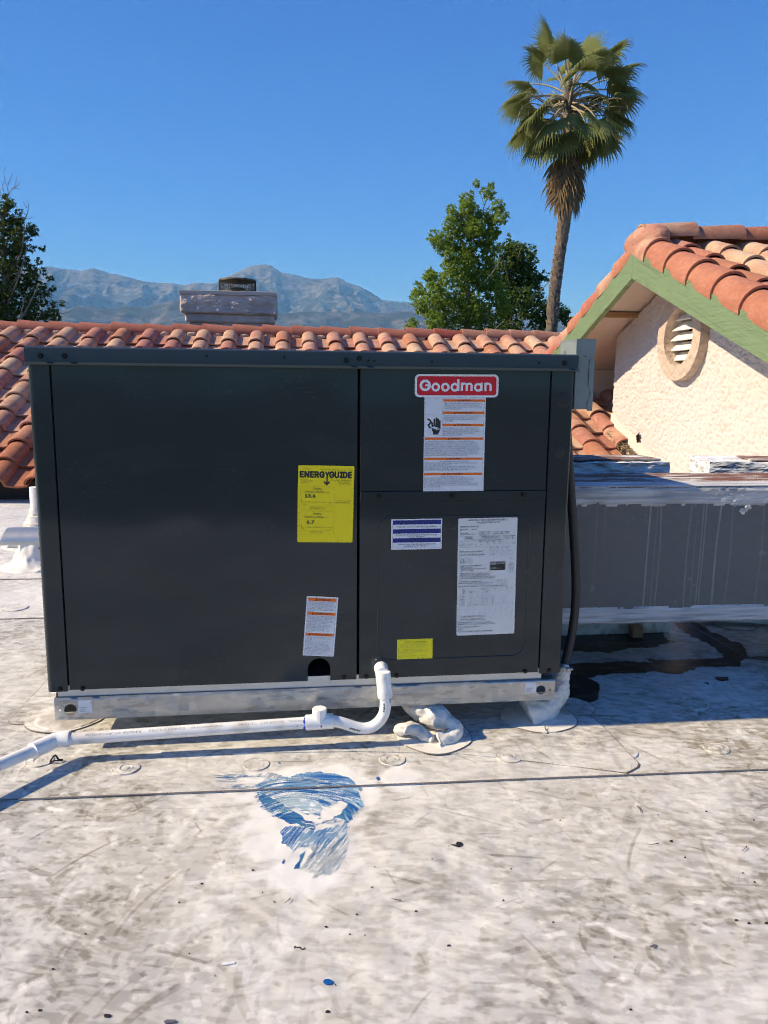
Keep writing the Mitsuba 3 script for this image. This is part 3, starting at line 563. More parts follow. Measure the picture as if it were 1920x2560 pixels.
# cap
prof = [(.0, .9375), (-.0205, .9350), (-.0218, .9368), (-.0130, .9418), (-.0124, .9680), (-.0105, .9735), (-.006, .9762), (.004, .9772), (1.19, .9772), (1.19, .9375)]
cap = extrude(Polygon(prof), 1.3035, YZ(.0)); cap.apply_translation([.0005, 0, 0])
lend = extrude(Polygon(arc(.012, .001, .0185, 270, 180, 8) + [(-.0065, 1.19), (.012, 1.19)]), .0355, XY(.9405))
lcap = cbox(-.0032, 0.006, -.004, 1.19, .9375, .9768, .003); rcap = cbox(1.296, 1.3060, -.0085, 1.19, .9365, .9768, .003)
top = add(U + '__top_cap', cat(cap, lcap, rcap), 'unit_cap', smooth=35)
# fan guard on the roof of the unit
for k in range(6):
    rr_ = .08 + .06 * k; a_ = np.linspace(0, 2 * np.pi, 49)
    add(top + '__guard_ring', tube(np.c_[.40 + rr_ * np.cos(a_), .60 + rr_ * np.sin(a_), np.full(49, .9795)], .003, n=6, cap=False), 'unit_cap', smooth=True)
# screws
def screw(x, z, y=0.0, r=.0052, h=.0045, key='__screw'):
    hexm = trimesh.creation.cylinder(radius=r * .86, height=h, sections=6); hexm.apply_translation([0, 0, h / 2 + .001])
    w = trimesh.creation.cylinder(radius=r * 1.18, height=.0012, sections=16); w.apply_translation([0, 0, .0006])
    c = trimesh.creation.cylinder(radius=r * .6, height=.0008, sections=12); c.apply_translation([0, 0, h + .0012])
    m = cat(hexm, w, c); m.apply_transform(trimesh.transformations.rotation_matrix(x * 91, [0, 0, 1])); m.apply_transform(np.array([[1, 0, 0, x], [0, 0, -1, y - .0002], [0, 1, 0, z], [0, 0, 0, 1.0]]))
    return add(U + key, m, 'screw')
for x, z in ((.812, .6268), (.995, .6268), (1.178, .6275)): screw(x, z, -.0022)
for x, z in ((.726, .160), (.783, .160), (.861, .1595), (1.203, .1585), (1.269, .1585), (.031, .157), (.084, .1565)): screw(x, z, -.0002)
for x, z in ((.036, .9555), (.088, .9555), (.729, .9545), (.760, .9595), (1.268, .9550)): screw(x, z, -.0124, .0054, .0058)
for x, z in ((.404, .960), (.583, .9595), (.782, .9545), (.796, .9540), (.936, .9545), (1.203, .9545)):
    m = trimesh.creation.cylinder(radius=.0031, height=.0008, sections=16); m.apply_transform(np.array([[1, 0, 0, x], [0, 0, -1, -.0128], [0, 1, 0, z], [0, 0, 0, 1.0]])); add(U + '__screw_hole', m, 'screw')  # flat black discs, the shade inside empty holes painted on
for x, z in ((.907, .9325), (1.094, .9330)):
    m = trimesh.creation.cylinder(radius=.0016, height=.0008, sections=12); m.apply_transform(np.array([[1, 0, 0, x], [0, 0, -1, .0003], [0, 1, 0, z], [0, 0, 0, 1.0]])); add(U + '__screw_hole', m, 'screw')  # no real openings: black colour gives the darkness of these holes
# base pan and rails
pan = Polygon([(.0015, .1360), (.0040, .1355), (.0050, .1640), (.0075, .1640), (.0065, .1375), (1.17, .1375), (1.17, .1345), (.0045, .1335)])
add(U + '__base_pan', extrude(pan, 1.228, YZ(.0205)), 'galv_plain')
def rail(y0, sgn, label=None):
    f = sbox(.0165, .0785, 1.2845, .1295)
    for x, z, r in ((.0538, .1045, .0148), (.0285, .1040, .0030), (1.2462, .1062, .0128), (1.2712, .1060, .0028)): f = f.difference(circle(x, z, r, 14))
    front = extrude(f, .0022, XZ(y0))
    bend = [(y0, .1295), (y0 - sgn * .0022, .1295)] + [(y0 + sgn * (.0042 - .0064 * math.cos(t)), .1295 + .0048 * math.sin(t)) for t in np.linspace(.2, 1.5, 6)] + [(y0 + sgn * .035, .1343), (y0 + sgn * .035, .1318), (y0 + sgn * .005, .1318)]
    top_ = extrude(Polygon(bend).buffer(0), 1.268, YZ(.0165))
    bot = cbox(.0165, 1.2845, y0, y0 + sgn * .035, .0785, .0805)
    return cat(front, top_, bot)
RL = add(U + '__base_rail', rail(-.0028, 1), 'galvanized', smooth=30)
def srail(x): return cat(cbox(x, x + .0022, .04, 1.17, .0785, .1315), cbox(x, x + .04, .04, 1.17, .0785, .0807), cbox(x, x + .04, .04, 1.17, .1295, .1315))
add(U + '__base_rail', srail(.0185), 'galvanized'); add(U + '__base_rail', srail(1.2425), 'galvanized'); add(U + '__base_rail', cbox(.0165, 1.2845, 1.165, 1.17, .0785, .1315), 'galvanized')
add(U + '__corner_tab', cat(extrude(Polygon([(.0205, .150), (.0300, .150), (.0240, .146), (.0215, .1395), (.0205, .1405)]), .002, XZ(.012)), cbox(.0205, .0235, .002, .02, .134, .147)), 'screw')

# ---- stickers. Each has its own local frame: u to the right, v upwards from its lower left corner
class Sticker:
    def __init__(s, key, cx, cz, w, h, rot, paper, y=-.0004, r=.0012, label=None, thick=.0006):
        s.w, s.h, s.y = w, h, y
        c, n = math.cos(math.radians(rot)), math.sin(math.radians(rot))
        s.M = np.array([[c, -n, cx - c * w / 2 + n * h / 2], [n, c, cz - n * w / 2 - c * h / 2], [0, 0, 1.0]])
        s.key = add(U + '__' + key, s._ex(rrect(0, 0, w, h, r), thick, y), paper); s.y1 = y - thick; s.ink = {}
        if label: tag(s.key, label)
    def xy(s, p): p = np.asarray(p, float); return p @ s.M[:2, :2].T + s.M[:2, 2]
    def _ex(s, g, h, y):
        m = extrude(g, h); v = np.array(m.vertices); q = s.xy(v[:, :2]); m.vertices = np.c_[q[:, 0], y - v[:, 2], q[:, 1]]; return m
    def flat(s, v, f, ink, lift=1):
        q = s.xy(v[:, :2]); V = np.c_[q[:, 0], np.full(len(q), s.y1 - .00025 * lift), q[:, 1]]
        s.ink.setdefault(ink, []).append(trimesh.Trimesh(V, f, process=False))
    def shape(s, g, ink, lift=1):
        for q in getattr(g, 'geoms', [g]):
            if q.area < 1e-9: continue
            v, f = trimesh.creation.triangulate_polygon(q, engine='earcut'); v = np.asarray(v); f = np.asarray(f)
            a = v[f]; ar = (a[:, 1, 0] - a[:, 0, 0]) * (a[:, 2, 1] - a[:, 0, 1]) - (a[:, 1, 1] - a[:, 0, 1]) * (a[:, 2, 0] - a[:, 0, 0])
            f = np.where((ar < 0)[:, None], f[:, ::-1], f); s.flat(np.c_[v, 0 * v[:, 0]], f, ink, lift)
    def bar(s, u0, v0, u1, v1, ink, lift=1): s.shape(sbox(u0, v0, u1, v1), ink, lift)
    def frame(s, u0, v0, u1, v1, t, ink, lift=1): s.shape(sbox(u0, v0, u1, v1).difference(sbox(u0 + t, v0 + t, u1 - t, v1 - t)), ink, lift)
    def text(s, st, u0, u1, v, cap, ink='ink_black', bold=False, fit=True, lift=2, align='l', fat=0.0):
        if fat:
            for k in range(8): s.text(st, u0 + fat * math.cos(k * math.pi / 4), u1 + fat * math.cos(k * math.pi / 4), v + fat * math.sin(k * math.pi / 4), cap, ink, bold, fit, lift + .02 * (k + 1), align)
        V, f, w = flat_text(st, cap, bold); V = V.copy()
        if fit: V[:, 0] *= (u1 - u0) / w; V[:, 0] += u0
        else:
            k = min(1, (u1 - u0) / w); V[:, 0] *= k; w *= k; V[:, 0] += u0 if align == 'l' else ((u0 + u1 - w) / 2 if align == 'c' else u1 - w)
        V[:, 1] += v; s.flat(V, f, ink, lift)
    def lines(s, L, u0, u1, v_top, pitch, cap, ink='ink_soft', align='l', wmax=None):
        n = max(len(l) for l in L)
        for i, l in enumerate(L):
            if not l: continue
            w = (u1 - u0) * (len(l) / n if wmax is None else min(1, len(l) / wmax)); o = 0 if align == 'l' else (u1 - u0 - w) / 2
            s.text(l, u0 + o, u0 + o + w, v_top - pitch * (i + 1) + (pitch - cap) / 2, cap, ink)
    def done(s):
        for ink, ms in s.ink.items(): add(s.key + '__print', cat(*ms), ink)
def tri_sign(S, u, v, h):
    S.shape(Polygon([(u - h * .62, v), (u + h * .62, v), (u, v + h)]), 'ink_black', 3)
    S.shape(Polygon([(u - h * .07, v + h * .30), (u + h * .07, v + h * .30), (u + h * .10, v + h * .66), (u - h * .10, v + h * .66)]), 'ink_orange', 4)
    S.bar(u - h * .07, v + h * .12, u + h * .07, v + h * .23, 'ink_orange', 4)
# badge
S = Sticker('badge', 1.0013, .8975, .2085, .0555, .3, 'badge_white', r=.011, thick=.0016, label='red badge with a white rim and white brand lettering')
S.shape(rrect(.0052, .0048, .2033, .0507, .0075, 8), 'ink_red', 1)
def ringp(x, z, ro, ri): return circle(x, z, ro, 16).difference(circle(x, z, ri, 16))
def brand():
    zb, xh, st = .0157, .0190, .0056          # base line, height of the small letters, stroke
    r = xh / 2; L = []
    G = ringp(.0255, .0285, .0140, .0140 - st - .0006).difference(Polygon([(.0255, .0285), (.060, .0300), (.060, .0372)])).union(sbox(.0255, .0262, .0395, .0312)); L.append(G)
    for x in (.0514, .0752): L.append(ringp(x, zb + r - .0008, r + .0012, r + .0012 - st))
    L.append(ringp(.0989, zb + r - .0008, r + .0012, r + .0012 - st).union(sbox(.1044, zb - .0004, .1044 + st, .0437)))
    def hump(x0, x1): return ringp((x0 + x1) / 2, zb + xh - (x1 - x0) / 2 + .0010, (x1 - x0) / 2, (x1 - x0) / 2 - st + .0004).intersection(sbox(x0, zb + xh - (x1 - x0) / 2 + .001, x1, 1)).union(sbox(x0, zb - .0004, x0 + st, zb + xh - (x1 - x0) / 2 + .0012)).union(sbox(x1 - st, zb - .0004, x1, zb + xh - (x1 - x0) / 2 + .0012))
    L.append(hump(.1137, .1315).union(hump(.1259, .1437)).union(sbox(.1137, zb - .0004, .1137 + st, zb + xh + .0008)))
    L.append(ringp(.1573, zb + r - .0008, r + .0012, r + .0012 - st).union(sbox(.1628, zb - .0004, .1628 + st, zb + xh + .0006)))
    L.append(hump(.1725, .1912).union(sbox(.1725, zb - .0004, .1725 + st, zb + xh + .0008)))
    return L
for g in brand(): S.shape(g, 'badge_white', 2)
S.done()
# white and orange warning sticker, upper right (local pixels of 1/1060 of its width)
S = Sticker('warning_label', .9985, .7535, .1535, .2315, .15, 'paper_white', r=.0006, label='tall white warning sticker with orange bars under the badge')
k = .1535 / 1045.; P = lambda x, y, sx=160, sy=2125: ((x - sx) * k, (sy - y) * .2315 / 1610.)
def obar(S, x0, x1, y0, y1, word, tx0, tx1, tu):
    a, b = P(x0, y1), P(x1, y0); S.bar(a[0], a[1], b[0], b[1], 'ink_orange', 1); h = b[1] - a[1]
    tri_sign(S, P(tu, 0)[0], a[1] + h * .08, h * .84); S.text(word, P(tx0, 0)[0], P(tx1, 0)[0], a[1] + h * .20, h * .62, 'ink_black', True)
obar(S, 478, 1190, 545, 587, 'WARNING', 785, 945, 745); obar(S, 475, 1185, 752, 795, 'AVERTISSEMENT', 715, 1000, 675); obar(S, 472, 1182, 962, 1002, 'ADVERTENCIA', 725, 965, 685)
obar(S, 172, 1178, 1195, 1237, 'WARNING', 620, 785, 590); obar(S, 172, 1174, 1543, 1582, 'WARNING', 620, 785, 586); obar(S, 172, 1172, 1806, 1847, 'AVERTISSEMENT', 555, 840, 515)
def block(S, L, x0, x1, y0, pitch, cap=20, ink='ink_soft', wmax=None, align='l'):
    kv = .2315 / 1610.; S.lines(L, P(x0, 0)[0], P(x1, 0)[0], P(0, y0)[1], pitch * kv, cap * kv, ink, wmax=wmax, align=align)
block(S, ['RISK OF ELECTRIC SHOCK CAN CAUSE INJURY OR DEATH.', 'DISCONNECT ALL REMOTE ELECTRIC POWER SUPPLIES', 'BEFORE SERVICING. THIS COMPARTMENT MUST BE CLOSED', 'EXCEPT WHEN SERVICING.'], 490, 1140, 600, 31)
block(S, ["DANGER DE CHOC ELECTRIQUE OU DE MORT. COUPEZ TOUT LE", "COURANT AVANT L'ENTRETIEN OU LA REPARATION. LE", "COMPARTIMENT DOIT RESTER FERME SAUF PENDANT", "L'ENTRETIEN."], 488, 1172, 812, 30)
block(S, ['PELIGRO DE CHOQUE ELECTRICO O MUERTE. DESCONECTE', 'TODAS LAS FUENTES DE ENERGIA ELECTRICA ANTES DE', 'MANTENIMIENTO O SERVICIO TECNICO. EL COMPARTIMENTO', 'DEBE PERMANECER CERRADO EXCEPTO DURANTE EL', 'SERVICIO DE MANTENIMIENTO.'], 485, 1140, 1020, 30)
block(S, ['HEATING UNITS SHOULD NOT BE UTILIZED WITHOUT REASONABLE ROUTINE', 'INSPECTION, MAINTENANCE AND SUPERVISION. IF THE BUILDING IN WHICH ANY', 'SUCH DEVICE IS LOCATED WILL BE VACANT, CARE SHOULD BE TAKEN THAT SUCH', 'DEVICE IS ROUTINELY INSPECTED, MAINTAINED AND MONITORED. IN THE EVENT', 'THAT THE BUILDING IS EXPOSED TO FREEZING TEMPERATURES, ALL WATER-BEARING', 'PIPES SHOULD BE DRAINED. THE BUILDING SHOULD BE PROPERLY WINTERIZED AND', 'THE WATER SOURCE CLOSED. SHOULD THE BUILDING BE EXPOSED TO FREEZING', 'TEMPERATURES, ANY HYDRONIC COIL UNITS SHOULD BE DRAINED AS WELL AND IN', 'SUCH CASE, ALTERNATIVE HEAT SOURCES SHOULD BE UTILIZED.'], 182, 1130, 1248, 30)
block(S, ['FIRE, EXPLOSION AND ASPHYXIATION HAZARD'], 430, 925, 1592, 30)
block(S, ['IMPROPER ADJUSTMENT, ALTERATION, SERVICE, MAINTENANCE OR INSTALLATION', 'CAN CAUSE SERIOUS INJURY OR DEATH.', 'READ AND FOLLOW INSTRUCTIONS AND PRECAUTIONS IN USERS INFORMATION', 'MANUAL PROVIDED WITH THIS FURNACE. INSTALLATION AND SERVICE MUST BE', 'PERFORMED BY A QUALIFIED SERVICE AGENCY OR GAS SUPPLIER.'], 182, 1090, 1622, 29)
block(S, ["RISQUE D'INCENDIE ET D'ASPHYXIE"], 455, 845, 1856, 30)
block(S, ['UN REGLAGE, UNE MODIFICATION, UNE REPARATION, UN ENTRETIEN OU UNE', 'INSTALLATION INCORRECTS PEUT ENTRAINER DES BLESSURES GRAVES OU LA', "MORT. SUIVEZ LES INSTRUCTIONS ET LES CONSIGNES DANS LA NOTICE", "D'UTILISATION QUI ACCOMPAGNE CE GENERATEUR D'AIR CHAUD. L'INSTALLATION", "ET L'ENTRETIEN DOIVENT ETRE EFFECTUES PAR UN REPARATEUR QUALIFIE OU PAR", 'LE FOURNISSEUR DE GAZ.'], 182, 1105, 1885, 30)
for a_, b_ in (((172, 545), (1190, 2090)),):
    u0, v0 = P(172, 2098); u1, v1 = P(1178, 535); S.frame(u0, v0, u1, v1, .0003, 'ink_soft')
S.bar(P(468, 0)[0], P(0, 1190)[1], P(470, 0)[0], P(0, 540)[1], 'ink_soft'); S.bar(P(172, 0)[0], P(0, 799)[1], P(468, 0)[0], P(0, 796)[1], 'ink_soft')
q = lambda L: Polygon([P(x, y) for x, y in L])
fing = [LineString([P(332, 980), P(332, 890)]), LineString([P(367, 980), P(366, 868)]), LineString([P(397, 985), P(396, 883)]), LineString([P(424, 1010), P(424, 915)])]
hand = unary_union([f.buffer(.0021) for f in fing] + [q([(305, 985), (440, 985), (440, 1050), (425, 1090), (408, 1110), (408, 1146), (312, 1146), (312, 1105), (290, 1060), (285, 1020)]), LineString([P(300, 1010), P(293, 945)]).buffer(.0019)])
bolt = q([(262, 1040), (340, 1005), (345, 1028), (390, 1018), (372, 1048), (436, 1046), (360, 1068), (372, 1045), (322, 1050), (335, 1026)])
S.shape(hand.difference(bolt.buffer(.0005)), 'ink_black', 2)
S.shape(LineString([P(222, 882), P(270, 915), P(272, 945), P(230, 985), P(262, 1030)]).buffer(.0020), 'ink_black', 2)
S.done()
# energy label
S = Sticker('energy_label', .6800, .6075, .1368, .1900, -1.2, 'paper_yellow', r=.0028, label='yellow energy guide sticker with efficiency ratings 13.4 and 6.7')
P = lambda x, y: ((x - 205) * .1368 / 1165., (1700 - y) * .1900 / 1590.)
def tx(s, x0, x1, yb, cap, bold=False, ink='ink_black', fat=0.0): S.text(s, P(x0, 0)[0], P(x1, 0)[0], P(0, yb)[1], cap * .1900 / 1590., ink, bold, fat=fat)
tx('ENERG', 246, 748, 352, 116, True, fat=.0009); tx('GUIDE', 853, 1313, 352, 116, True, fat=.0009)
for g in ([(757, 232), (793, 232), (808, 282), (824, 232), (860, 232), (822, 310), (822, 470), (790, 470), (790, 310)], [(730, 446), (757, 428), (803, 478), (847, 428), (874, 446), (803, 522)]): S.shape(Polygon([P(x, y) for x, y in g]), 'ink_black', 2)
tx('U.S. Government', 262, 455, 190, 16); tx('Federal law prohibits removal of this label before consumer purchase', 665, 1325, 200, 16)
for i, s_ in enumerate(('Heat Pump', 'Cooling And Heating', 'Single Package')): tx(s_, 262, (390, 508, 440)[i], 402 + 37 * i, 22)
for i, s_ in enumerate(('DAIKIN COMFORT TECHNOLOGIES', 'MANUFACTURING, L.P.', 'Model GPHM33641')): tx(s_, (892, 1035, 1058)[i], 1308, 415 + 37 * i, 22)
for y0, y1, t1, num, nx0, nx1, ny, e, hs in ((1025, 545, 'Cooling', '13.4', 355, 568, 770, '(SEER2)*', 0), (1535, 1063, 'Heating', '6.7', 400, 550, 1312, '(HSPF2)*', 1)):
    a_, b_ = P(250, y0), P(968, y1); S.frame(a_[0], a_[1], b_[0], b_[1], .0003, 'ink_black')
    tx(t1, 525, 698, (605, 1122)[hs], 38, True); tx('Efficiency Rating', 352, 735, (668, 1188)[hs], 36, True); tx(e, 748, 865, (668, 1188)[hs], 20)
    tx(num, nx0, nx1, ny, 68, True, fat=.0004); yb = (862, 1392)[hs]
    a_, b_ = P(285, yb + 3), P(925, yb - 3); S.bar(a_[0], a_[1], b_[0], b_[1], 'ink_black')
    for i in range(5): a_, b_ = P(287 + 159 * i - 2, yb), P(287 + 159 * i + 3, yb - (22 if i < 4 else 28)); S.bar(a_[0], a_[1], b_[0], b_[1], 'ink_black')
    S.shape(Polygon([P(278, yb - 48), P(302, yb - 48), P(293, yb - 30), P(292, yb), P(288, yb), P(287, yb - 30)]), 'ink_black')
    tx(('13.4', '6.7')[hs], 292, 340, yb + 36, 20); tx(('19.0', '9.4')[hs], 880, 922, yb + 36, 20); tx('Least Efficient', 290, 412, yb + 70, 15); tx('Most Efficient', 805, 922, yb + 70, 15)
    tx('Range of Similar Models', 458, 750, yb + (112 if not hs else 82), 20); tx('*Seasonal Energy Efficiency Ratio 2', 445, 768, yb + (143 if not hs else 112), 15)
tx('For energy cost info, visit', 985, 1308, 838, 20); tx('productinfo.energy.gov', 985, 1308, 880, 22, True)
S.done()
# rating plate
S = Sticker('rating_plate', 1.0910, .4155, .1535, .3065, .45, 'plate_white', r=.004, label='tall white rating plate printed with tables of electrical data')
P = lambda x, y: ((x - (200 - (y - 105) * 70 / 2010.)) * .1535 / 1010., (2120 - y) * .3065 / 2015.)
kk = .3065 / 2015.
def tx(s, x0, x1, yb, cap, bold=True, ink='ink_black'): S.text(s, P(x0, yb)[0], P(x1, yb)[0], P(0, yb)[1], cap * kk, ink, bold)
def hl(x0, x1, y, t=.00028): a_, b_ = P(x0, y), P(x1, y); S.bar(a_[0], a_[1] - t / 2, b_[0], a_[1] + t / 2, 'ink_soft')
def vl(x, y0, y1, t=.00028): a_, b_ = P(x, y0), P(x - (y1 - y0) * .035, y1); S.bar(a_[0] - t / 2, b_[1], a_[0] + t / 2, a_[1], 'ink_soft')
tx('DAIKIN COMFORT TECHNOLOGIES MANUFACTURING, L.P.', 362, 1045, 150, 26); tx('19001 KERMIER RD. WALLER TX, 77484', 510, 908, 192, 26)
tx('MODEL/MODELE', 228, 385, 256, 22); tx('GPHM33641', 408, 550, 256, 22); tx('SERIAL/SERIE', 225, 355, 305, 20); tx('2402521749', 408, 515, 305, 20)
tx('POWER SUPPLY', 222, 350, 362, 16); tx('CARACTERISTIQUE ELECTRIQUE', 220, 485, 382, 16); tx('USE COPPER CONDUCTORS ONLY', 790, 1075, 352, 16); tx('APPROPRIE POUR UNE UTILISATION', 790, 1070, 380, 16)
for y in (328, 362, 395): hl(545, 748, y)
for x in (545, 628, 688, 748): vl(x, 328, 395)
for s_, x in (('VOLTS', 556), ('PH', 645), ('HZ', 702)): tx(s_, x, x + 14 * len(s_), 353, 20)
for s_, x in (('208/230', 552), ('1', 655), ('60', 704)): tx(s_, x, x + 10 * len(s_) + 6, 388, 18)
for y in (408, 592): hl(205, 1175, y)
hl(205, 1170, 467, .0002); hl(202, 1168, 526, .0002)
for x in (205, 518, 965, 1178): vl(x, 408, 592)
for x in (300, 372, 443, 637, 748, 853, 1076): vl(x, 467, 592)
tx('COMPRESSOR', 302, 440, 432, 18); tx('COMPRESSEUR', 300, 440, 457, 18); tx('MAXIMUM ALLOWABLE PRESSURE', 590, 905, 425, 18); tx('PRESSION MAXIMUM ADMISSIBLE', 590, 900, 452, 18); tx('FACTORY CHARGE', 978, 1155, 422, 18); tx('CHARGE A L USINE', 978, 1155, 450, 18)
for s_, x, y in (('VOLTS', 222, 503), ('PH', 320, 500), ('RLA', 386, 500), ('LRA', 462, 500), ('PSIG HIGH', 530, 490), ('HAUTE', 545, 515), ('MPA HIGH', 645, 490), ('HAUTE', 660, 515), ('PSIG LOW', 752, 488), ('BASSE', 768, 513), ('MPA LOW', 862, 486), ('BASSE', 878, 511), ('OZ', 1010, 485), ('KG', 1115, 480), ('208/230', 215, 567), ('1', 322, 565), ('14.1', 384, 563), ('73', 470, 562), ('450', 565, 560), ('3.10', 670, 558), ('236', 780, 556), ('1.627', 880, 554), ('105', 1005, 552), ('2.97', 1108, 550)): tx(s_, x, x + 11.5 * len(s_), y, 18)
for y in (602, 640, 700, 762): hl(198 if y > 600 else 720, 1072, y, .0002)
for x in (722, 838, 896, 992, 1073): vl(x, 602, 762)
tx('INDOOR BLOWER / SOUFFLEUR INTERIEUR', 205, 608, 680, 20); tx('OUTDOOR BLOWER / SOUFFLEUR EXTERIEUR', 203, 636, 736, 20)
for r_, y in (((('VOLTS', 732), ('PH', 855), ('FLA', 930), ('HP', 1020)), 625), ((('208/230', 738), ('1', 860), ('2.8', 930), ('1/3', 1018), ('2.75', 1085)), 675), ((('208/230', 735), ('1', 858), ('1.3', 930), ('1/6', 1018), ('2.34', 1082)), 733)):
    for s_, x in r_: tx(s_, x, x + 11 * len(s_), y, 18)
for y in (783, 830, 870): hl(192, 436, y)
for x in (193, 340, 436): vl(x, 783, 870)
tx('UNIT MCA', 216, 312, 820, 20); tx('19.7', 366, 410, 818, 22); tx('UNIT MOP', 214, 308, 862, 20); tx('30', 374, 400, 862, 22); tx('IPX4', 1070, 1122, 812, 16)
for s_, x1, y in (('MAXIMUM OUTLET AIR TEMPERATURE', 575, 920), ('200F 93.3 C OR LESS', 415, 950), ('TEMPERATURE MAXIMALE DE L AIR DE SORTIE', 655, 975), ('200 F 93.3 C OU MOINS', 440, 1005), ('WHEN INSTALLING ONE OF THE ACCESSORY HEAT KITS', 740, 1053), ('PERMANENTLY IDENTIFY THE MODEL ON THIS PLATE', 708, 1080), ('EN INSTALLANT UNE PIECE ACCESSOIRE DE KIT DE CHALEUR IL', 812, 1108), ('FAUT TOUJOURS IDENTIFIER LE MODELE SUR CETTE PLAQUE', 804, 1138)): tx(s_, 218 - (y - 920) * .05, x1, y, 18)
g = sbox(*P(722, 1000), *P(996, 850)).buffer(-.002).buffer(.002); S.shape(g, 'ink_black', 1)
tx('AHRI', 732, 836, 905, 36, True, 'plate_white'); tx('CERTIFIED', 846, 982, 893, 24, False, 'plate_white'); tx('Unitary Small Heat Pump', 728, 850, 955, 12, False, 'plate_white'); tx('AHRI Standard 210/240', 728, 912, 975, 10, False, 'plate_white')
c_ = P(1091, 925); S.shape(circle(c_[0], c_[1], .0072).difference(circle(c_[0], c_[1], .0063)), 'ink_black'); tx('UL', 1070, 1112, 942, 34, True); tx('LISTED', 1046, 1138, 1003, 20, True); tx('SA10071', 1050, 1128, 1040, 12)
hl(180, 1025, 1160); hl(178, 1020, 1242)
for x in (180, 822, 905, 952, 1024): vl(x, 1160, 1242)
hl(822, 1022, 1195, .0002); tx('ALL ACCESSORY HEAT KITS ARE RATED AT', 188, 600, 1192, 18); tx('TOUS LES KITS DE CHALEUR ACCESSOIRES SONT EVALUES A', 186, 775, 1222, 18); tx('VOLTS', 838, 890, 1184, 16); tx('PH', 920, 940, 1182, 16); tx('HZ', 978, 1000, 1180, 16); tx('240', 848, 882, 1220, 16); tx('1', 924, 930, 1220, 16); tx('60', 976, 998, 1218, 16)
tx('MARK (X) TO THE COLUMN AND ROW TO INDICATE SELECTED OPTION INSTALLED ON UNIT', 178, 1026, 1275, 18)
hl(165, 1118, 1302); hl(545, 1112, 1342, .0002)
for i, y in enumerate((1415, 1462, 1510, 1560, 1612, 1665, 1720, 1775)): hl(165 - i * 2, 1108 - i, y, .0002)
for x in (206, 338, 450, 548, 725, 920, 1118): vl(x, 1302, 1775)
for x in (636, 820, 1020): vl(x, 1342, 1775)
vl(166, 1302, 1880); vl(192, 1775, 1880); vl(1100, 1775, 1860)
for s_, x, y in (('ELEC', 248, 1335), ('HEAT', 248, 1362), ('MODEL', 240, 1390), ('HEATER', 358, 1358), ('AMPS', 366, 1386), ('KW', 482, 1384), ('SINGLE POINT', 568, 1330), ('MCA', 800, 1325), ('MOP', 1002, 1320), ('MCA', 568, 1382), ('MOP', 655, 1380), ('1', 768, 1372), ('2', 868, 1372), ('1', 966, 1368), ('2', 1062, 1366)): tx(s_, x, x + 12 * len(s_), y, 18)
for i, row in enumerate((('HKTP0501', '18.0', '4.75', '47.4', '50', '24.7', '', '25', ''), ('HKTP0801', '28.3', '7', '60.2', '60', '38.9', '', '40', ''), ('HKTP1001', '38.0', '9.5', '72.3', '80', '49.0', '', '50', ''), ('HKTP1501', '38.0 19.0', '14.25', '96.0', '100', '49.5', '24.7', '50', '25'))):
    for s_, x in zip(row, (214, 372, 475, 570, 660, 752, 850, 955, 1048)):
        if s_: tx(s_, x - 2 * i - (20 if len(s_) > 8 else 0), x - 2 * i + 10 * len(s_), 1450 + 50 * i - 4, 18)
tx('NO ACCESSORY HEAT KIT INSTALLED', 205, 636, 1803, 22); tx('SINGLE POINT WIRING KIT INSTALLED', 203, 634, 1856, 22); hl(160, 1095, 1828, .0002); hl(160, 190, 1880, .0002)
tx('MAXIMUM TESTED STATIC : 0.8 [IN W.C.] / 0.19 [KPA]', 155, 738, 1905, 20); tx('MAXIMUM TESTE EN STATIQUE : 0.8 [IN W.C.] / 0.19 [KPA]', 155, 798, 1936, 20); tx('SCCR: 5KA RMS SYM @ 600V MAX', 153, 538, 1985, 22); tx('2024', 152, 235, 2030, 30, True); tx('CLASS I SEER CENTRAL COOLING AIR CONDITIONER', 152, 755, 2062, 20)
S.done()
# installation notice
S = Sticker('notice_label', .9073, .5295, .1290, .0775, .2, 'paper_white', r=.0008, label='white installation notice with three blue bars')
P = lambda x, y: ((x - 195) * .1290 / 1297., (968 - y) * .0775 / 780.)
for y0, y1, s_, x0, x1 in ((328, 218, 'INSTALLATION NOTICE', 345, 1350), (557, 443, "AVIS A L'INSTALLATEUR", 330, 1385), (788, 675, 'AVISO DE INSTALACION', 335, 1370)):
    a_, b_ = P(240, y0), P(1462, y1); S.bar(a_[0], a_[1], b_[0], b_[1], 'ink_blue'); S.text(s_, P(x0, 0)[0], P(x1, 0)[0], a_[1] + .0025, .0066, 'ink_black', True)
a_, b_ = P(236, 926), P(1464, 216); S.frame(a_[0], a_[1], b_[0], b_[1], .0004, 'ink_soft')
for s_, x0, x1, y in (('All drain pan connections to be hand tightened only.', 330, 1360, 402), ("Les raccords du bac recuperateur doivent etre serres", 320, 1372, 612), ('a la main seulement.', 640, 1045, 660), ('Todas las conexiones del panel de drena deben', 350, 1330, 850), ('apretarse a mano unicamente.', 530, 1135, 898)): S.text(s_, P(x0, 0)[0], P(x1, 0)[0], P(0, y)[1], .0040, 'ink_black')
S.done()
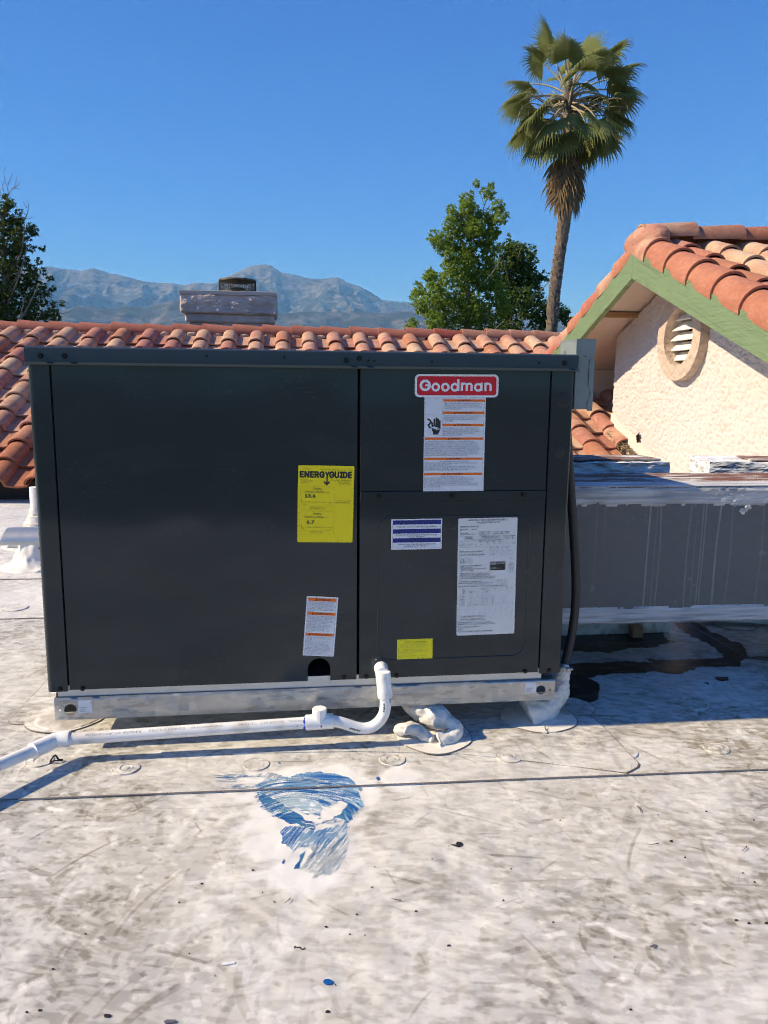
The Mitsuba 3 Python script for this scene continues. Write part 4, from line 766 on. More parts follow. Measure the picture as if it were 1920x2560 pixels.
# white and orange sticker over the arched opening
S = Sticker('warning_label', .6660, .2965, .0785, .1545, -4.3, 'paper_white', r=.0006, label='small tilted white warning sticker with three orange bars over the arched opening')
P = lambda x, y: ((x - 215) * .0785 / 706., (1470 - y) * .1545 / 1372.)
def sbar(y0, y1, word, x0, x1, tu):
    a_, b_ = P(250, y0), P(884, y1); S.bar(a_[0], a_[1], b_[0], b_[1], 'ink_orange'); h = b_[1] - a_[1]
    tri_sign(S, P(tu, 0)[0], a_[1] + h * .1, h * .8); S.text(word, P(x0, 0)[0], P(x1, 0)[0], a_[1] + h * .22, h * .58, 'ink_black', True)
sbar(202, 132, 'WARNING', 495, 745, 430); sbar(522, 456, 'ADVERTENCIA', 440, 800, 378); sbar(1003, 938, 'AVERTISSEMENT', 390, 815, 340)
a_, b_ = P(248, 1440), P(886, 130); S.frame(a_[0], a_[1], b_[0], b_[1], .0004, 'ink_soft')
kv = .1545 / 1372.
S.lines(['CHECK BOTH LIQUID AND SUCTION LINE', 'PRESSURE BEFORE BRAZING. RESIDUAL', 'PRESSURE MAY BE PRESENT IN SUCTION', 'LINE IF PRESSURE IS BLED FROM LIQUID', 'LINE ONLY. APPLICATION OF BRAZING', 'TORCH WHILE PRESSURIZED MAY RESULT', 'IN IGNITION OF REFRIGERANT AND OIL', 'MIXTURE.'], P(262, 0)[0], P(875, 0)[0], P(0, 212)[1], 30 * kv, 20 * kv)
S.lines(['VERIFIQUE LA PRESION DE LA TUBERIA DE', 'REFRIGERANTE LIQUIDO Y DE ASPIRACION', 'ANTES DE SOLDAR. ES PROBABLE QUE', 'HAYA PRESION RESIDUAL EN LA TUBERIA', 'DE ASPIRACION SI SE PURGA UNICAMENTE', 'LA PRESION DE LA TUBERIA DE', 'REFRIGERANTE LIQUIDO. APLICAR LA', 'ANTORCHA DE SOLDADURA MIENTRAS LA', 'TUBERIA ESTA PRESURIZADA PUEDE', 'PROVOCAR LA IGNICION DEL', 'REFRIGERANTE Y DE LA MEZCLA DE', 'ACEITE.'], P(262, 0)[0], P(875, 0)[0], P(0, 532)[1], 33 * kv, 21 * kv)
S.lines(["VERIFIEZ LA PRESSION DE LA CONDUITE", "D'ASPIRATION ET DE LIQUIDE AVANT LE", 'BRASAGE.', 'IL POURRAIT Y AVOIR UNE PRESSION', 'RESIDUELLE DANS LA CONDUITE', "D'ASPIRATION SI LA PRESSION EST", 'PURGEE DE LA CONDUITE DE LIQUIDE', 'SEULEMENT. APPLIQUER UN CHALUMEAU', 'DE BRASAGE TANDIS QUE LA CONDUITE', 'EST SOUS PRESSION POURRAIT MENER A', "L'INFLAMMATION DU MELANGE DE", "REFRIGERANT ET D'HUILE."], P(262, 0)[0], P(865, 0)[0], P(0, 1014)[1], 34.5 * kv, 21 * kv)
S.done()
# small yellow sticker
S = Sticker('yellow_label', .9075, .2292, .0925, .0535, .3, 'paper_yellow_small', r=.0006, label='small yellow sticker with black print near the foot of the service panel')
P = lambda x, y: ((x - 300) * .0925 / 1105., (860 - y) * .0535 / 620.)
a_, b_ = P(352, 815), P(1362, 262); S.frame(a_[0], a_[1], b_[0], b_[1], .0004, 'ink_soft')
S.text('Aluminum Coil Cleaning Recommendation', P(515, 0)[0], P(1215, 0)[0], P(0, 335)[1], .0028, 'ink_black', True)
kv = .0535 / 620.
S.lines(['The coil in this equipment should be cleaned with a mild detergent only. Acidic or caustic', 'cleaners damage the aluminum coil and can shorten its life. Rinse the coil with clear', 'water after cleaning. Allow the coil to dry before the unit is started again. Follow', 'all instructions given in the manual for the maintenance of the coil.'], P(362, 0)[0], P(1325, 0)[0], P(0, 362)[1], 36 * kv, 18 * kv)
S.lines(['An authorized servicer should inspect the coil and the drain at least once each year', 'and remove dirt from the fins. Do not use a pressure washer. Keep the area clear of leaves', 'and other debris. The warranty does not cover damage from improper cleaning or', 'from chemicals that are not recommended here.'], P(362, 0)[0], P(1345, 0)[0], P(0, 535)[1], 36 * kv, 18 * kv)
S.lines(['NOTE: Please refer to the service manual for detailed cleaning', '          procedure.'], P(362, 0)[0], P(1235, 0)[0], P(0, 722)[1], 34 * kv, 18 * kv)
S.done()
# stickers of the rail
for cx, cz, rot, w, h in ((.0890, .1115, 1.5, .0325, .0325), (1.2175, .1140, 0, .0300, .0295)):
    S = Sticker('rail_sticker', cx, cz, w, h, rot, 'paper_white', y=-.0055, r=.0015)
    S.lines(['SERIAL NUMBER', '2402521749', 'MADE IN U.S.A.'], .003, w * .72, h * .52, .0048, .0024, 'ink_soft'); S.text('PACKAGE', w * .80, w * .97, h * .80, .0018, 'ink_soft'); S.done()

# timber curb under the unit, wrapped in membrane
tag(add('equipment_curb', cbox(.115, 1.235, .20, 1.12, .001, .0778, .006), 'membrane_boot'), 'low membrane wrapped curb carrying the rails of the air conditioner', 'curb')

# ------------------------------------------------------------------ drain line
PV = thing('drain_line', 'white plastic condensate drain pipe with a tee running along the front of the air conditioner', 'pipe')
rp_ = .0145
A0, A1 = np.array([.036, -.060, .0535]), np.array([.640, -.060, .0695])
add(PV + '__straight_pipe', tube([A0, A1], rp_, 24), 'pvc', smooth=40)
L0, L1 = np.array([.018, -.078, .051]), np.array([-.62, -.93, .075])
add(PV + '__lower_pipe', tube([L0, L1], rp_, 24), 'pvc', smooth=40)
dl = (L1 - L0) / np.linalg.norm(L1 - L0)
el = add(PV + '__elbow', cat(tube([[.066, -.060, .0543], [.064, -.060, .0543], [.040, -.060, .0537], [.030, -.0625, .0530], [.022, -.0715, .0517], L0 + dl * .012, L0 + dl * .040, L0 + dl * .0415], [.0152, .0192, .0188, .0186, .0186, .0188, .0192, .0152], 28)), 'pvc_fit', smooth=40)
C = np.array([.660, -.060, .0700]); ax = (A1 - A0) / np.linalg.norm(A1 - A0)
tee = cat(tube([C - ax * .0345, C - ax * .0335, C + ax * .0335, C + ax * .0345], [.0165, .0190, .0190, .0165], 32), tube([C + [0, 0, .006], C + [0, 0, .034]], [.0178, .0176], 32, cap=False), tube([C + [0, 0, .034], C + [0, 0, .0352], C + [0, 0, .0352], C + [0, 0, .012]], [.0176, .0170, .0138, .0138], 32, cap=False), tube([C + [0, 0, .018], C + [0, 0, .0175]], [.0138, .0001], 32, cap=False))
tk = add(PV + '__tee', tee, 'pvc_fit', smooth=35)
add(tk + '__mould_line', cbox(C[0] - .0006, C[0] + .0006, C[1] - .0198, C[1] - .0165, C[2] - .004, C[2] + .033), 'pvc_fit')
BN = spline([C + ax * .030, [.700, -.060, .0690], [.745, -.0605, .0535], [.778, -.061, .0475], [.806, -.060, .0600], [.823, -.058, .0880], [.8255, -.055, .1180], [.8235, -.052, .150]], 46)
add(PV + '__bend', tube(BN, .0142, 24), 'pvc', smooth=40)
D0, D1 = np.array([.8250, -.0545, .1235]), np.array([.8195, -.0470, .1880])
cp = add(PV + '__coupling', tube([D0, D0 + (D1 - D0) * .02, D0 + (D1 - D0) * .62, D0 + (D1 - D0) * .63, D0 + (D1 - D0) * .66, D0 + (D1 - D0) * .67, D1, D1 + [0, 0, .0012]], [.0172, .0186, .0184, .0180, .0180, .0190, .0188, .0170], 32), 'pvc_fit', smooth=35)
add(PV + '__drain_stub', cat(tube([[.8195, -.040, .181], [.8205, .02, .183]], .0155, 24), tube([[.8197, -.014, .1812], [.8200, -.010, .1815], [.8203, .001, .182]], [.0170, .0182, .0182], 12)), 'pvc_fit', smooth=35)
# print on the pipes: letters wrapped onto the surface
def wrap_text(key, s, start, u, side, R, cap, length, phi0, ink='ink_grey', holder=None):
    """letters on a straight pipe: read along u from start; phi0 is the angle up from `side` towards the top"""
    V, f, w = flat_text(s, cap); upv = np.cross(side, u); upv /= np.linalg.norm(upv)
    if upv[2] < 0: upv = -upv
    along = V[:, 0] / w * length; ph = phi0 + V[:, 1] / R
    Pw = start + along[:, None] * u + R * (np.cos(ph)[:, None] * side + np.sin(ph)[:, None] * upv)
    add(key, trimesh.Trimesh(Pw, f, process=False), ink)
sd = np.array([0, -1.0, 0]) - ax * (np.array([0, -1.0, 0]) @ ax)
def back(s_, x1, ln, cap=.0062, phi=1.05):
    st = A0 + ax * (x1 - A0[0])                     # printed upside down, so it reads from right to left
    V, f, w = flat_text(s_, cap); up_ = np.array([0, 0, 1.0]) - ax * ax[2]; up_ /= np.linalg.norm(up_)
    ph = phi - V[:, 1] / rp_
    Pw = st - (V[:, 0] / w * ln)[:, None] * ax + (rp_ + .0003) * (np.cos(ph)[:, None] * sd + np.sin(ph)[:, None] * up_)
    add(PV + '__straight_pipe__print', trimesh.Trimesh(Pw, f, process=False), 'ink_grey')
back('Made in America', .232, .128); back('D2665 D1785', .335, .085, .0050); back('NSF-pw SCH 40', .425, .075, .0050); back('11:25AM', .505, .040, .0060); back('3A CXA 019', .575, .058, .0062); back('PW DEMC', .618, .034, .0056)
# blue primer on the joints
def dab(key, P0, seed, r=.004, m='primer_blue'):
    s_ = trimesh.creation.icosphere(subdivisions=2, radius=r); v = np.array(s_.vertices); v *= (.55 + .9 * meshkit.fbm(v * 260 + seed, 2, seed))[:, None]; s_.vertices = v * [.7, .5, 1.2] + P0
    return add(key, s_, m, smooth=True)
J = C - ax * .0350
for i, (dy, dz) in enumerate(((-.0142, .0035), (-.0128, .008), (-.0148, -.004), (-.0138, -.0085), (-.006, .0135), (-.011, .0105))): dab(PV + '__primer_dab', J + [-.001 - .002 * (i % 2), dy, dz], i, .0032)
dab(PV + '__primer_dab', C + [.004, -.0186, -.0045], 9, .0026); dab(PV + '__primer_dab', D0 + [.010, -.0125, .003], 4, .0034); dab(PV + '__primer_dab', D0 + [.011, -.0105, -.006], 5, .0030); dab(PV + '__primer_dab', A1 - ax * .035 + [0, -.0142, -.001], 6, .0014)
def bend_code(i0, i1, n=11, off=.0):
    ms = []
    for j in range(n):
        t = i0 + (i1 - i0) * j / n; i = int(t); Pm = BN[i] + (BN[i + 1] - BN[i]) * (t - i); tg = BN[i + 1] - BN[i]; tg /= np.linalg.norm(tg)
        s_ = np.array([0, -1.0, 0]); nn = np.cross(tg, s_); w = .0006 if j % 3 else .0011
        q = []
        for da, db in ((-w, -.0022), (w, -.0022), (w, .0022), (-w, .0022)): q.append(Pm + tg * da + .01445 * (s_ * math.cos(off + db / .014) + nn * math.sin(off + db / .014)))
        ms.append(trimesh.Trimesh(q, [[0, 1, 2], [0, 2, 3], [2, 1, 0], [3, 2, 0]], process=False))
    add(PV + '__bend__print', cat(*ms), 'ink_black')
bend_code(10.0, 15.5, 13, .1); bend_code(33, 38, 12, -.35)
bk = spline([(.021, -.070, .0), (.024, -.074, .012), (.030, -.066, .017), (.034, -.060, .006), (.045, -.062, .004)], 14)
tag(add('strap_end', cat(tube(bk, .0022, n=8), tube(spline([(.020, -.066, .002), (.034, -.072, .007), (.046, -.066, .003)], 8), .0018, n=6)), 'scrap_black', smooth=True), 'black strap scrap lying under the pipe elbow at the left', 'strap')

# ------------------------------------------------------------------ membrane boots, conduit, disconnect box
def wrinkle(m, amp, f, seed, axis=None):
    v = np.array(m.vertices); n = np.array(m.vertex_normals); m.vertices = v + n * (amp * (meshkit.fbm(v * f, 3, seed) - .5) * 2)[:, None]; return m
def disc(x, y, r, z=.003, ring=True, wob=.04, seed=0, label=None):
    a_ = np.linspace(0, 2 * np.pi, 60)[:-1]; rr_ = r * (1 + wob * np.sin(2 * a_ + seed) + .5 * wob * np.sin(5 * a_ + 2 * seed))
    return Polygon(np.c_[x + rr_ * np.cos(a_), y + rr_ * np.sin(a_)])
# low flat boot under the left end of the rail
g = disc(-.012, .185, .098, seed=1)
lb = thing('pipe_flashing', 'low round membrane flashing under the left end of the rail', 'flashing', None)
m = extrude(g, .0025, XY(.0026)); add(lb + '__flange', m, 'membrane_boot')
hm = lathe([(0, .0255), (.007, .024), (.018, .015), (.035, .009), (.060, .0055), (.085, .003), (.088, .0)][::-1], 40); hm.apply_translation([-.005, .19, .0045]); hm = hm.subdivide(); wrinkle(hm, .0035, 55, 3)
add(lb + '__cone', hm, 'membrane_boot', smooth=True)
P = np.array(g.exterior.coords); sel = P[(P[:, 1] < .22) & (P[:, 0] > -.105)]; sel = sel[np.argsort(np.arctan2(sel[:, 1] - .185, sel[:, 0] + .012))]
add(lb + '__sealed_edge', tube(np.c_[sel, np.full(len(sel), .0042)], .0017, n=8), 'seam_edge', smooth=True)
# cone boot of the conduit at the right
rb = thing('pipe_boot', 'tall wrinkled white membrane boot with a split seam beside the right end of the rail', 'pipe boot')
add(rb + '__flange', extrude(disc(1.262, .052, .098, seed=2), .0025, XY(.0028)), 'membrane_boot')
path = spline([(1.337, .078, .140), (1.336, .077, .105), (1.326, .074, .070), (1.305, .070, .040), (1.272, .068, .018), (1.235, .068, .004)], 30)
rad = np.interp(np.linspace(0, 1, 30), [0, .08, .3, .55, .8, 1], [.0135, .018, .023, .031, .046, .066])
m = tube(path, rad, 40); v = np.array(m.vertices); v[:, 2] = np.maximum(v[:, 2], .004); m.vertices = v; m = m.subdivide(); m = wrinkle(m, .008, 48, 5); v = np.array(m.vertices); v[:, 2] = np.maximum(v[:, 2], .004); m.vertices = v
add(rb + '__sleeve', m, 'membrane_boot', smooth=True)
P = np.array(disc(1.262, .052, .099, seed=2).exterior.coords); an = np.degrees(np.arctan2(P[:, 1] - .052, P[:, 0] - 1.262)); o_ = np.argsort(an); P, an = P[o_], an[o_]
for lo_, hi_ in ((-150, -98), (-82, 20)):
    q_ = P[(an > lo_) & (an < hi_)]; add(rb + '__sealed_edge', tube(np.c_[q_, np.full(len(q_), .0042)], .0016, n=8), 'seam_edge', smooth=True)
add(rb + '__split_seam', tube([(1.2525, -.048, .0048), (1.258, -.040, .0058), (1.2545, -.035, .0062), (1.2550, -.022, .013)], .0015, n=6), 'seam_bead')
# round patches right of it
g = disc(1.385, .115, .062, seed=4); pt = thing('membrane_patch', 'round membrane patch in the shade right of the tall boot', 'patch')
add(pt + '__disc', extrude(g, .0025, XY(.0006)), 'membrane'); P = np.array(g.exterior.coords); add(pt + '__sealed_edge', tube(np.c_[P, np.full(len(P), .0026)], .0013, n=6), 'seam_edge', smooth=True)
g = disc(2.292, .80, .075, seed=3); pt = thing('membrane_patch', 'round membrane patch on the roof under the grey duct at the right', 'patch')
add(pt + '__disc', extrude(g, .0025, XY(.0004)), 'membrane'); P = np.array(g.exterior.coords); add(pt + '__sealed_edge', tube(np.c_[P, np.full(len(P), .0026)], .0016, n=6), 'seam_bead', smooth=True)
# slumped boot under the middle of the rail
sb = thing('pipe_boot', 'slumped and folded white membrane boot lying under the middle of the rail', 'pipe boot')
g = disc(.958, -.025, .100, wob=.05, seed=5); add(sb + '__flange', extrude(g, .0025, XY(.0028)), 'membrane_boot')
P = np.array(g.exterior.coords); an = np.degrees(np.arctan2(P[:, 1] + .025, P[:, 0] - .958)); o_ = np.argsort(an); P, an = P[o_], an[o_]; q_ = P[(an > -150) & (an < 35)]
add(sb + '__sealed_edge', tube(np.c_[q_, np.full(len(q_), .0042)], .0016, n=8), 'seam_edge', smooth=True)
path = spline([(.880, .050, .074), (.893, .042, .066), (.925, .020, .054), (.965, -.005, .044), (.995, -.028, .034), (1.006, -.048, .022), (.990, -.062, .012), (.962, -.068, .004)], 40)
rad = np.interp(np.linspace(0, 1, 40), [0, .07, .22, .45, .66, .80, .9, 1], [.010, .013, .027, .031, .026, .020, .021, .030])
m = tube(path, rad, 36); m = m.subdivide(); m = wrinkle(m, .010, 46, 11); v = np.array(m.vertices); v[:, 2] = np.maximum(v[:, 2] * .98, .0045); m.vertices = v
add(sb + '__sleeve', m, 'membrane_boot', smooth=True)
path = spline([(.868, -.020, .008), (.880, -.024, .026), (.900, -.036, .030), (.925, -.050, .018), (.948, -.064, .008)], 24)
m = tube(path, np.interp(np.linspace(0, 1, 24), [0, .3, .7, 1], [.014, .017, .016, .014]), 28).subdivide(); m = wrinkle(m, .008, 50, 13); v = np.array(m.vertices); v[:, 2] = np.maximum(v[:, 2], .0045); m.vertices = v
add(sb + '__fold', m, 'membrane_boot', smooth=True)
add(sb + '__clamp', cat(tube([(.872, .056, .079), (.882, .049, .073)], [.0130, .0128], 20), cbox(.868, .882, .030, .044, .070, .081, .002), tube([(.884, .038, .078), (.866, .040, .074)], .0035, 10)), 'clamp_steel', smooth=35)
# conduit
cd = thing('flexible_conduit', 'black flexible conduit curving down the right side of the air conditioner', 'conduit')
path = spline([(1.318, .10, .860), (1.322, .10, .80), (1.329, .10, .738), (1.339, .10, .652), (1.352, .10, .543), (1.364, .10, .432), (1.370, .10, .353), (1.369, .10, .262), (1.359, .098, .190), (1.347, .09, .150), (1.340, .082, .130)], 90)
add(cd + '__sheath', tube(path, .0118, 20), 'conduit_black', smooth=True)
cl_ = cat(tube([(1.341, .083, .140), (1.336, .077, .126)], [.0155, .0155], 24), cbox(1.338, 1.352, .058, .072, .127, .140, .003), tube([(1.330, .064, .131), (1.358, .064, .135)], .0042, 12))
for i in range(7): cl_ = cat(cl_, cbox(1.3235 + i * .0022, 1.3245 + i * .0022, .0605, .0625, .128, .140))
add(cd + '__clamp', cl_, 'clamp_steel', smooth=35)
# disconnect
dx = thing('disconnect_box', 'grey green electrical disconnect box on the right end of the air conditioner', 'electrical box')
add(dx + '__body', cat(cbox(1.3095, 1.3575, .022, .140, .842, 1.016, .0012)), 'box_grey')
add(dx + '__top_flap', cat(cbox(1.3085, 1.3590, .020, .142, 1.0145, 1.0168), extrude(Polygon([(1.3085, 1.0160), (1.3590, 1.0160), (1.3590, .982), (1.3500, .9715), (1.3440, .9690), (1.3200, .9690), (1.3140, .975), (1.3085, .983)]), .0016, XZ(.0208))), 'box_grey')
add(dx + '__front_edge', extrude(Polygon([(1.3440, .966), (1.3580, .966), (1.3580, .838), (1.3445, .838), (1.3445, .862), (1.349, .867), (1.3510, .876), (1.3505, .888), (1.347, .897), (1.3440, .900)]), .0016, XZ(.0208)), 'box_grey')
for r_, h_ in ((.0125, .0006), (.0075, .0010)):
    m = lathe([(0, h_), (r_ * .93, h_), (r_, .0001), (r_, -.001)][::-1], 32); m.apply_transform(np.array([[1, 0, 0, 1.3290], [0, 0, -1, .0218], [0, 1, 0, .8850], [0, 0, 0, 1.0]])); add(dx + '__knockout', m, 'box_grey', smooth=40)
m = trimesh.creation.cylinder(radius=.0018, height=.001, sections=14); m.apply_transform(np.array([[1, 0, 0, 1.3335], [0, 0, -1, .0186], [0, 1, 0, .9735], [0, 0, 0, 1.0]])); add(dx + '__flap_hole_shade', m, 'screw')  # black disc in place of a hole, its inner shade as colour
add(dx + '__keyhole_shade', cat(cbox(1.3090, 1.3092, .0985, .1025, .980, .991)), 'screw')  # solid black plate, colour stands for the shade in the opening
add(dx + '__slot_shade_strip', cbox(1.3441, 1.3449, .0190, .0205, .903, .965), 'screw')  # raised black strip that paints the shade of a slot

# ------------------------------------------------------------------ ducts
def ragband(x0, x1, z0, z1, top_rag, seed, amp=.012, z_amp=None):
    xs = np.arange(x0, x1 + .004, .006); n1 = meshkit.fbm(np.c_[xs * 26, xs * 0 + seed, xs * 0], 4, seed) - .5
    e = n1 * amp * 2
    if top_rag: return Polygon([(x0, z0), (x1, z0)] + list(zip(xs[::-1], z1 + e[::-1])))
    return Polygon(list(zip(xs, z0 + e)) + [(x1, z1), (x0, z1)])
du = thing('air_duct', 'long grey sealed sheet metal duct leaving the right side of the air conditioner', 'duct')
dt = lambda: trimesh.transformations.rotation_matrix(math.radians(-1.1), [0, 0, 1], [1.3, .30, 0])
def dadd(key, m, b, **k): m.apply_transform(dt()); return add(du + key, m, b, **k)
dadd('__body', cbox(1.303, 3.3, .300, .660, .184, .6085, .004), 'duct_grey')
def rough_sheet(poly, h, y, amp, seed, cell=.006):
    """a coat of mastic: the polygon's front face as a fine grid pushed in and out"""
    x0, z0, x1, z1 = poly.bounds; xs = np.arange(x0, x1 + cell, cell); zs = np.linspace(z0, z1, max(4, int((z1 - z0) / cell)))
    X, Z = np.meshgrid(xs, zs, indexing='ij')
    import shapely
    d = shapely.distance(shapely.points(X, Z), poly.exterior); ins = shapely.contains_xy(poly, X, Z)
    k = np.where(ins, np.clip(d / .004, 0, 1), -1)
    hh = h * np.sqrt(np.clip(k, 0, 1)) + amp * (meshkit.fbm(np.stack([X * 22, Z * 130, 0 * X], -1), 4, seed) - .5) * (k > 0) + .8 * amp * (meshkit.fbm(np.stack([X * 70, Z * 90, 0 * X], -1), 3, seed + 2) - .4) * (k > 0)
    hh = np.where(ins, np.maximum(hh, .0004), -.003)
    V = np.stack([X, y - hh, Z], -1).reshape(-1, 3); n, m_ = X.shape; idx = np.arange(n * m_).reshape(n, m_)
    keep = (ins[:-1, :-1] | ins[1:, :-1] | ins[1:, 1:] | ins[:-1, 1:]).ravel()
    F = np.stack([idx[:-1, :-1], idx[1:, :-1], idx[1:, 1:], idx[:-1, 1:]], -1).reshape(-1, 4)[keep]
    return trimesh.Trimesh(V, np.vstack([F[:, [0, 1, 2]], F[:, [0, 2, 3]]]), process=False)
dadd('__coating_band', rough_sheet(ragband(1.305, 2.55, .552, .6075, False, 3, .010), .0025, .2995, .0035, 1), 'coating', smooth=True)
dadd('__coating_band', rough_sheet(ragband(1.305, 2.55, .185, .236, True, 8, .010), .0022, .2995, .0030, 2), 'coating', smooth=True)
dadd('__coating_band', cbox(1.303, 3.3, .2985, .40, .6085, .6105), 'coating')
dadd('__rusty_lid', cbox(1.303, 3.3, .402, .655, .6088, .6100), 'rusty_top')
dadd('__coating_band', cat(cbox(1.3005, 1.330, .297, .50, .186, .40, .003)), 'coating')
for i, (x, z, r) in enumerate(((1.425, .490, .010), (1.43, .455, .004), (1.93, .556, .011), (1.975, .545, .014), (1.96, .532, .010), (1.40, .232, .006))):
    dadd('__coating_splash', rough_sheet(ragged(Point(x, z).buffer(r), r * .8, .002, i, f=120), .004, .2995, .004, i, .002), 'coating', smooth=True)
# the two plastered duct ends behind it
d2 = thing('plastered_duct', 'low duct end plastered with white coating, left of the gap behind the grey duct', 'duct')
m = cbox(1.25, 1.962, .760, 1.00, .02, .6345).subdivide_to_size(.022); m.merge_vertices(); wrinkle(m, .009, 22, 7)
add(d2 + '__coated_block', m, 'coating_thick', smooth=25)
add(d2 + '__metal_edge', cbox(1.25, 1.950, .80, .97, .6385, .645, .002), 'rusty_top')
d3 = thing('plastered_duct', 'brightly lit white plastered duct end right of the gap behind the grey duct', 'duct')
m = cbox(0, 1.1, 0, .30, .02, .632).subdivide_to_size(.022); m.merge_vertices(); wrinkle(m, .006, 18, 9)
m.apply_transform(trimesh.transformations.rotation_matrix(math.radians(-16), [0, 0, 1])); m.apply_translation([2.150, .815, 0]); add(d3 + '__coated_block', m, 'coating_thick', smooth=25)
m = cbox(.16, 1.1, .05, .25, .633, .6395, .002); m.apply_transform(trimesh.transformations.rotation_matrix(math.radians(-16), [0, 0, 1])); m.apply_translation([2.150, .815, 0]); add(d3 + '__metal_edge', m, 'rusty_top')
tag(add('curb_block', cbox(1.40, 2.0, .735, .757, 0, .17, .005), 'membrane_boot'), 'dull membrane covered curb in the dark under the grey duct', 'curb')
tag(add('wood_block', cbox(1.826, 1.868, .685, .72, .0012, .045, .003), 'brown_wood'), 'small brown wood block standing in the dark under the grey duct', 'block')

# vent pipes behind the left corner of the unit
vp = thing('plumbing_vent', 'white vent pipe rising from a stepped boot near the tiled eave at the left', 'vent pipe')
c_ = (-.800, 2.60)
add(vp + '__pipe', tube([(c_[0], c_[1], .0), (c_[0], c_[1], .332)], .041, 28), 'membrane_white', smooth=40)
m = lathe([(.20, .0), (.195, .010), (.125, .018), (.112, .045), (.106, .047), (.095, .085), (.089, .088), (.078, .130), (.072, .133), (.060, .168), (.048, .172), (.040, .172)], 36); m.apply_translation([c_[0], c_[1], .004]); add(vp + '__boot', m, 'membrane_boot', smooth=35)
m = lathe([(.046, .17), (.049, .178), (.048, .200), (.045, .212), (.040, .21)], 24).subdivide(); m.apply_translation([c_[0], c_[1], .004]); wrinkle(m, .006, 60, 4); add(vp + '__sealant_collar', m, 'membrane_boot', smooth=True)
vh = thing('exhaust_hood', 'grey metal half round exhaust hood on a white boot at the left edge', 'vent hood')
y0 = 2.06
n_ = 30
tt = np.linspace(-.30 * math.pi, 1.06 * math.pi, n_)
yo, zo = .080 * np.cos(tt), .062 * np.sin(tt)
V = []
for x_, sk in ((-.795, 1.0), (-.40, 1.0)):
    for j in range(n_): V.append((x_ + (.016 * (zo[j] / .062) if x_ < -.5 else 0), y0 + yo[j], .136 + zo[j]))
F = [[j, j + 1, n_ + j + 1] for j in range(n_ - 1)] + [[j, n_ + j + 1, n_ + j] for j in range(n_ - 1)]
V = np.array(V); V2 = V.copy(); V2[:, 1] = y0 + (V[:, 1] - y0) * .965; V2[:, 2] = .136 + (V[:, 2] - .136) * .965
hood = trimesh.Trimesh(np.vstack([V, V2]), F + [[a_ + 2 * n_ for a_ in f[::-1]] for f in F], process=False)
add(vh + '__cowl', hood, 'galv_plain', smooth=True)
m = lathe([(.165, .0), (.16, .008), (.125, .016), (.100, .045), (.084, .080), (.072, .12)], 36).subdivide(); m.apply_translation([-.655, y0 - .01, .006]); wrinkle(m, .010, 30, 6); add(vh + '__boot', m, 'membrane_white', smooth=True)
add(vh + '__screw', trimesh.creation.icosphere(subdivisions=2, radius=.006).apply_translation([-.615, y0 - .079, .107]), 'screw', smooth=True)
# ------------------------------------------------------------------ the house with its tiled roofs
H = thing('house', 'stucco house with terracotta barrel tile roofs, a green trimmed gable and a chimney', 'house')
PT = math.radians(21.5); sP, cP = math.sin(PT), math.cos(PT)
TW, TE, TL = .311, .34, .415          # tile width, exposure, length
def s_tile(lift, seed):
    """S tile: local x across, y up the slope, z off the roof; the lower end rests on the course below"""
    u = [];
    for a in np.linspace(math.pi, 0, 13): u.append((.090 + .090 * math.cos(a), .010 + .076 * math.sin(a) ** .9))
    for x in np.linspace(.205, TW + .028, 6): u.append((x, .010 - .011 * math.sin(math.pi * (x - .18) / (TW + .04 - .18))))
    u = np.array(u); n = np.gradient(u, axis=0); n = np.c_[-n[:, 1], n[:, 0]]; n /= np.linalg.norm(n, axis=1, keepdims=True)
    top, bot = u, u - .015 * n; V = []; k = len(u)
    for y, li, sc in ((0, lift, 1.0), (TL, .004, .965)):
        for q in (top, bot):
            V += [((x - .15) * sc + .15, y + .004 * math.sin(9 * x + seed), z + li) for x, z in q]
    F = []
    def quad(a, b, c, d): F.extend([[a, b, c], [a, c, d]])
    for j in range(k - 1):
        quad(j, 2 * k + j, 2 * k + j + 1, j + 1); quad(k + j, k + j + 1, 3 * k + j + 1, 3 * k + j)
        quad(j, j + 1, k + j + 1, k + j); quad(2 * k + j, 3 * k + j, 3 * k + j + 1, 2 * k + j + 1)
    quad(0, k, 3 * k, 2 * k); quad(k - 1, 3 * k - 1, 4 * k - 1, 2 * k - 1)
    m = trimesh.Trimesh(V, F, process=False); m.fix_normals(); return m
tv = [s_tile(.036 + .003 * i, i * 2.1) for i in range(3)]
tile_ply = {(i, b): mikit.ply(tv[i], b, smooth=38) for i in range(3) for b in TILES + ['tile_orange', 'tile_plum', 'tile_rake', 'tile_red']}
YR, ZR = 7.90, 1.545                   # ridge line of the deck
def deck_z(y): return ZR - (YR - y) * math.tan(PT)
XG, XF = 3.70, 3.25                    # gable wall, rake boards
GY, GZ, GP = 4.012, 1.958, math.radians(21.2)   # apex of the gable
def gz(y): return GZ - abs(y - GY) * math.tan(GP)
add(H + '__roof_deck', extrude(Polygon([(4.42, deck_z(4.42) - .02), (YR, ZR - .02), (12.0, ZR - .02 - 4.1 * math.tan(PT)), (12.0, -.5), (4.5, -.5)]), 12.6, YZ(-6.5)), 'underlay')
R = H + '__roof_deck'
rt = np.random.default_rng(21)
x_off = .150
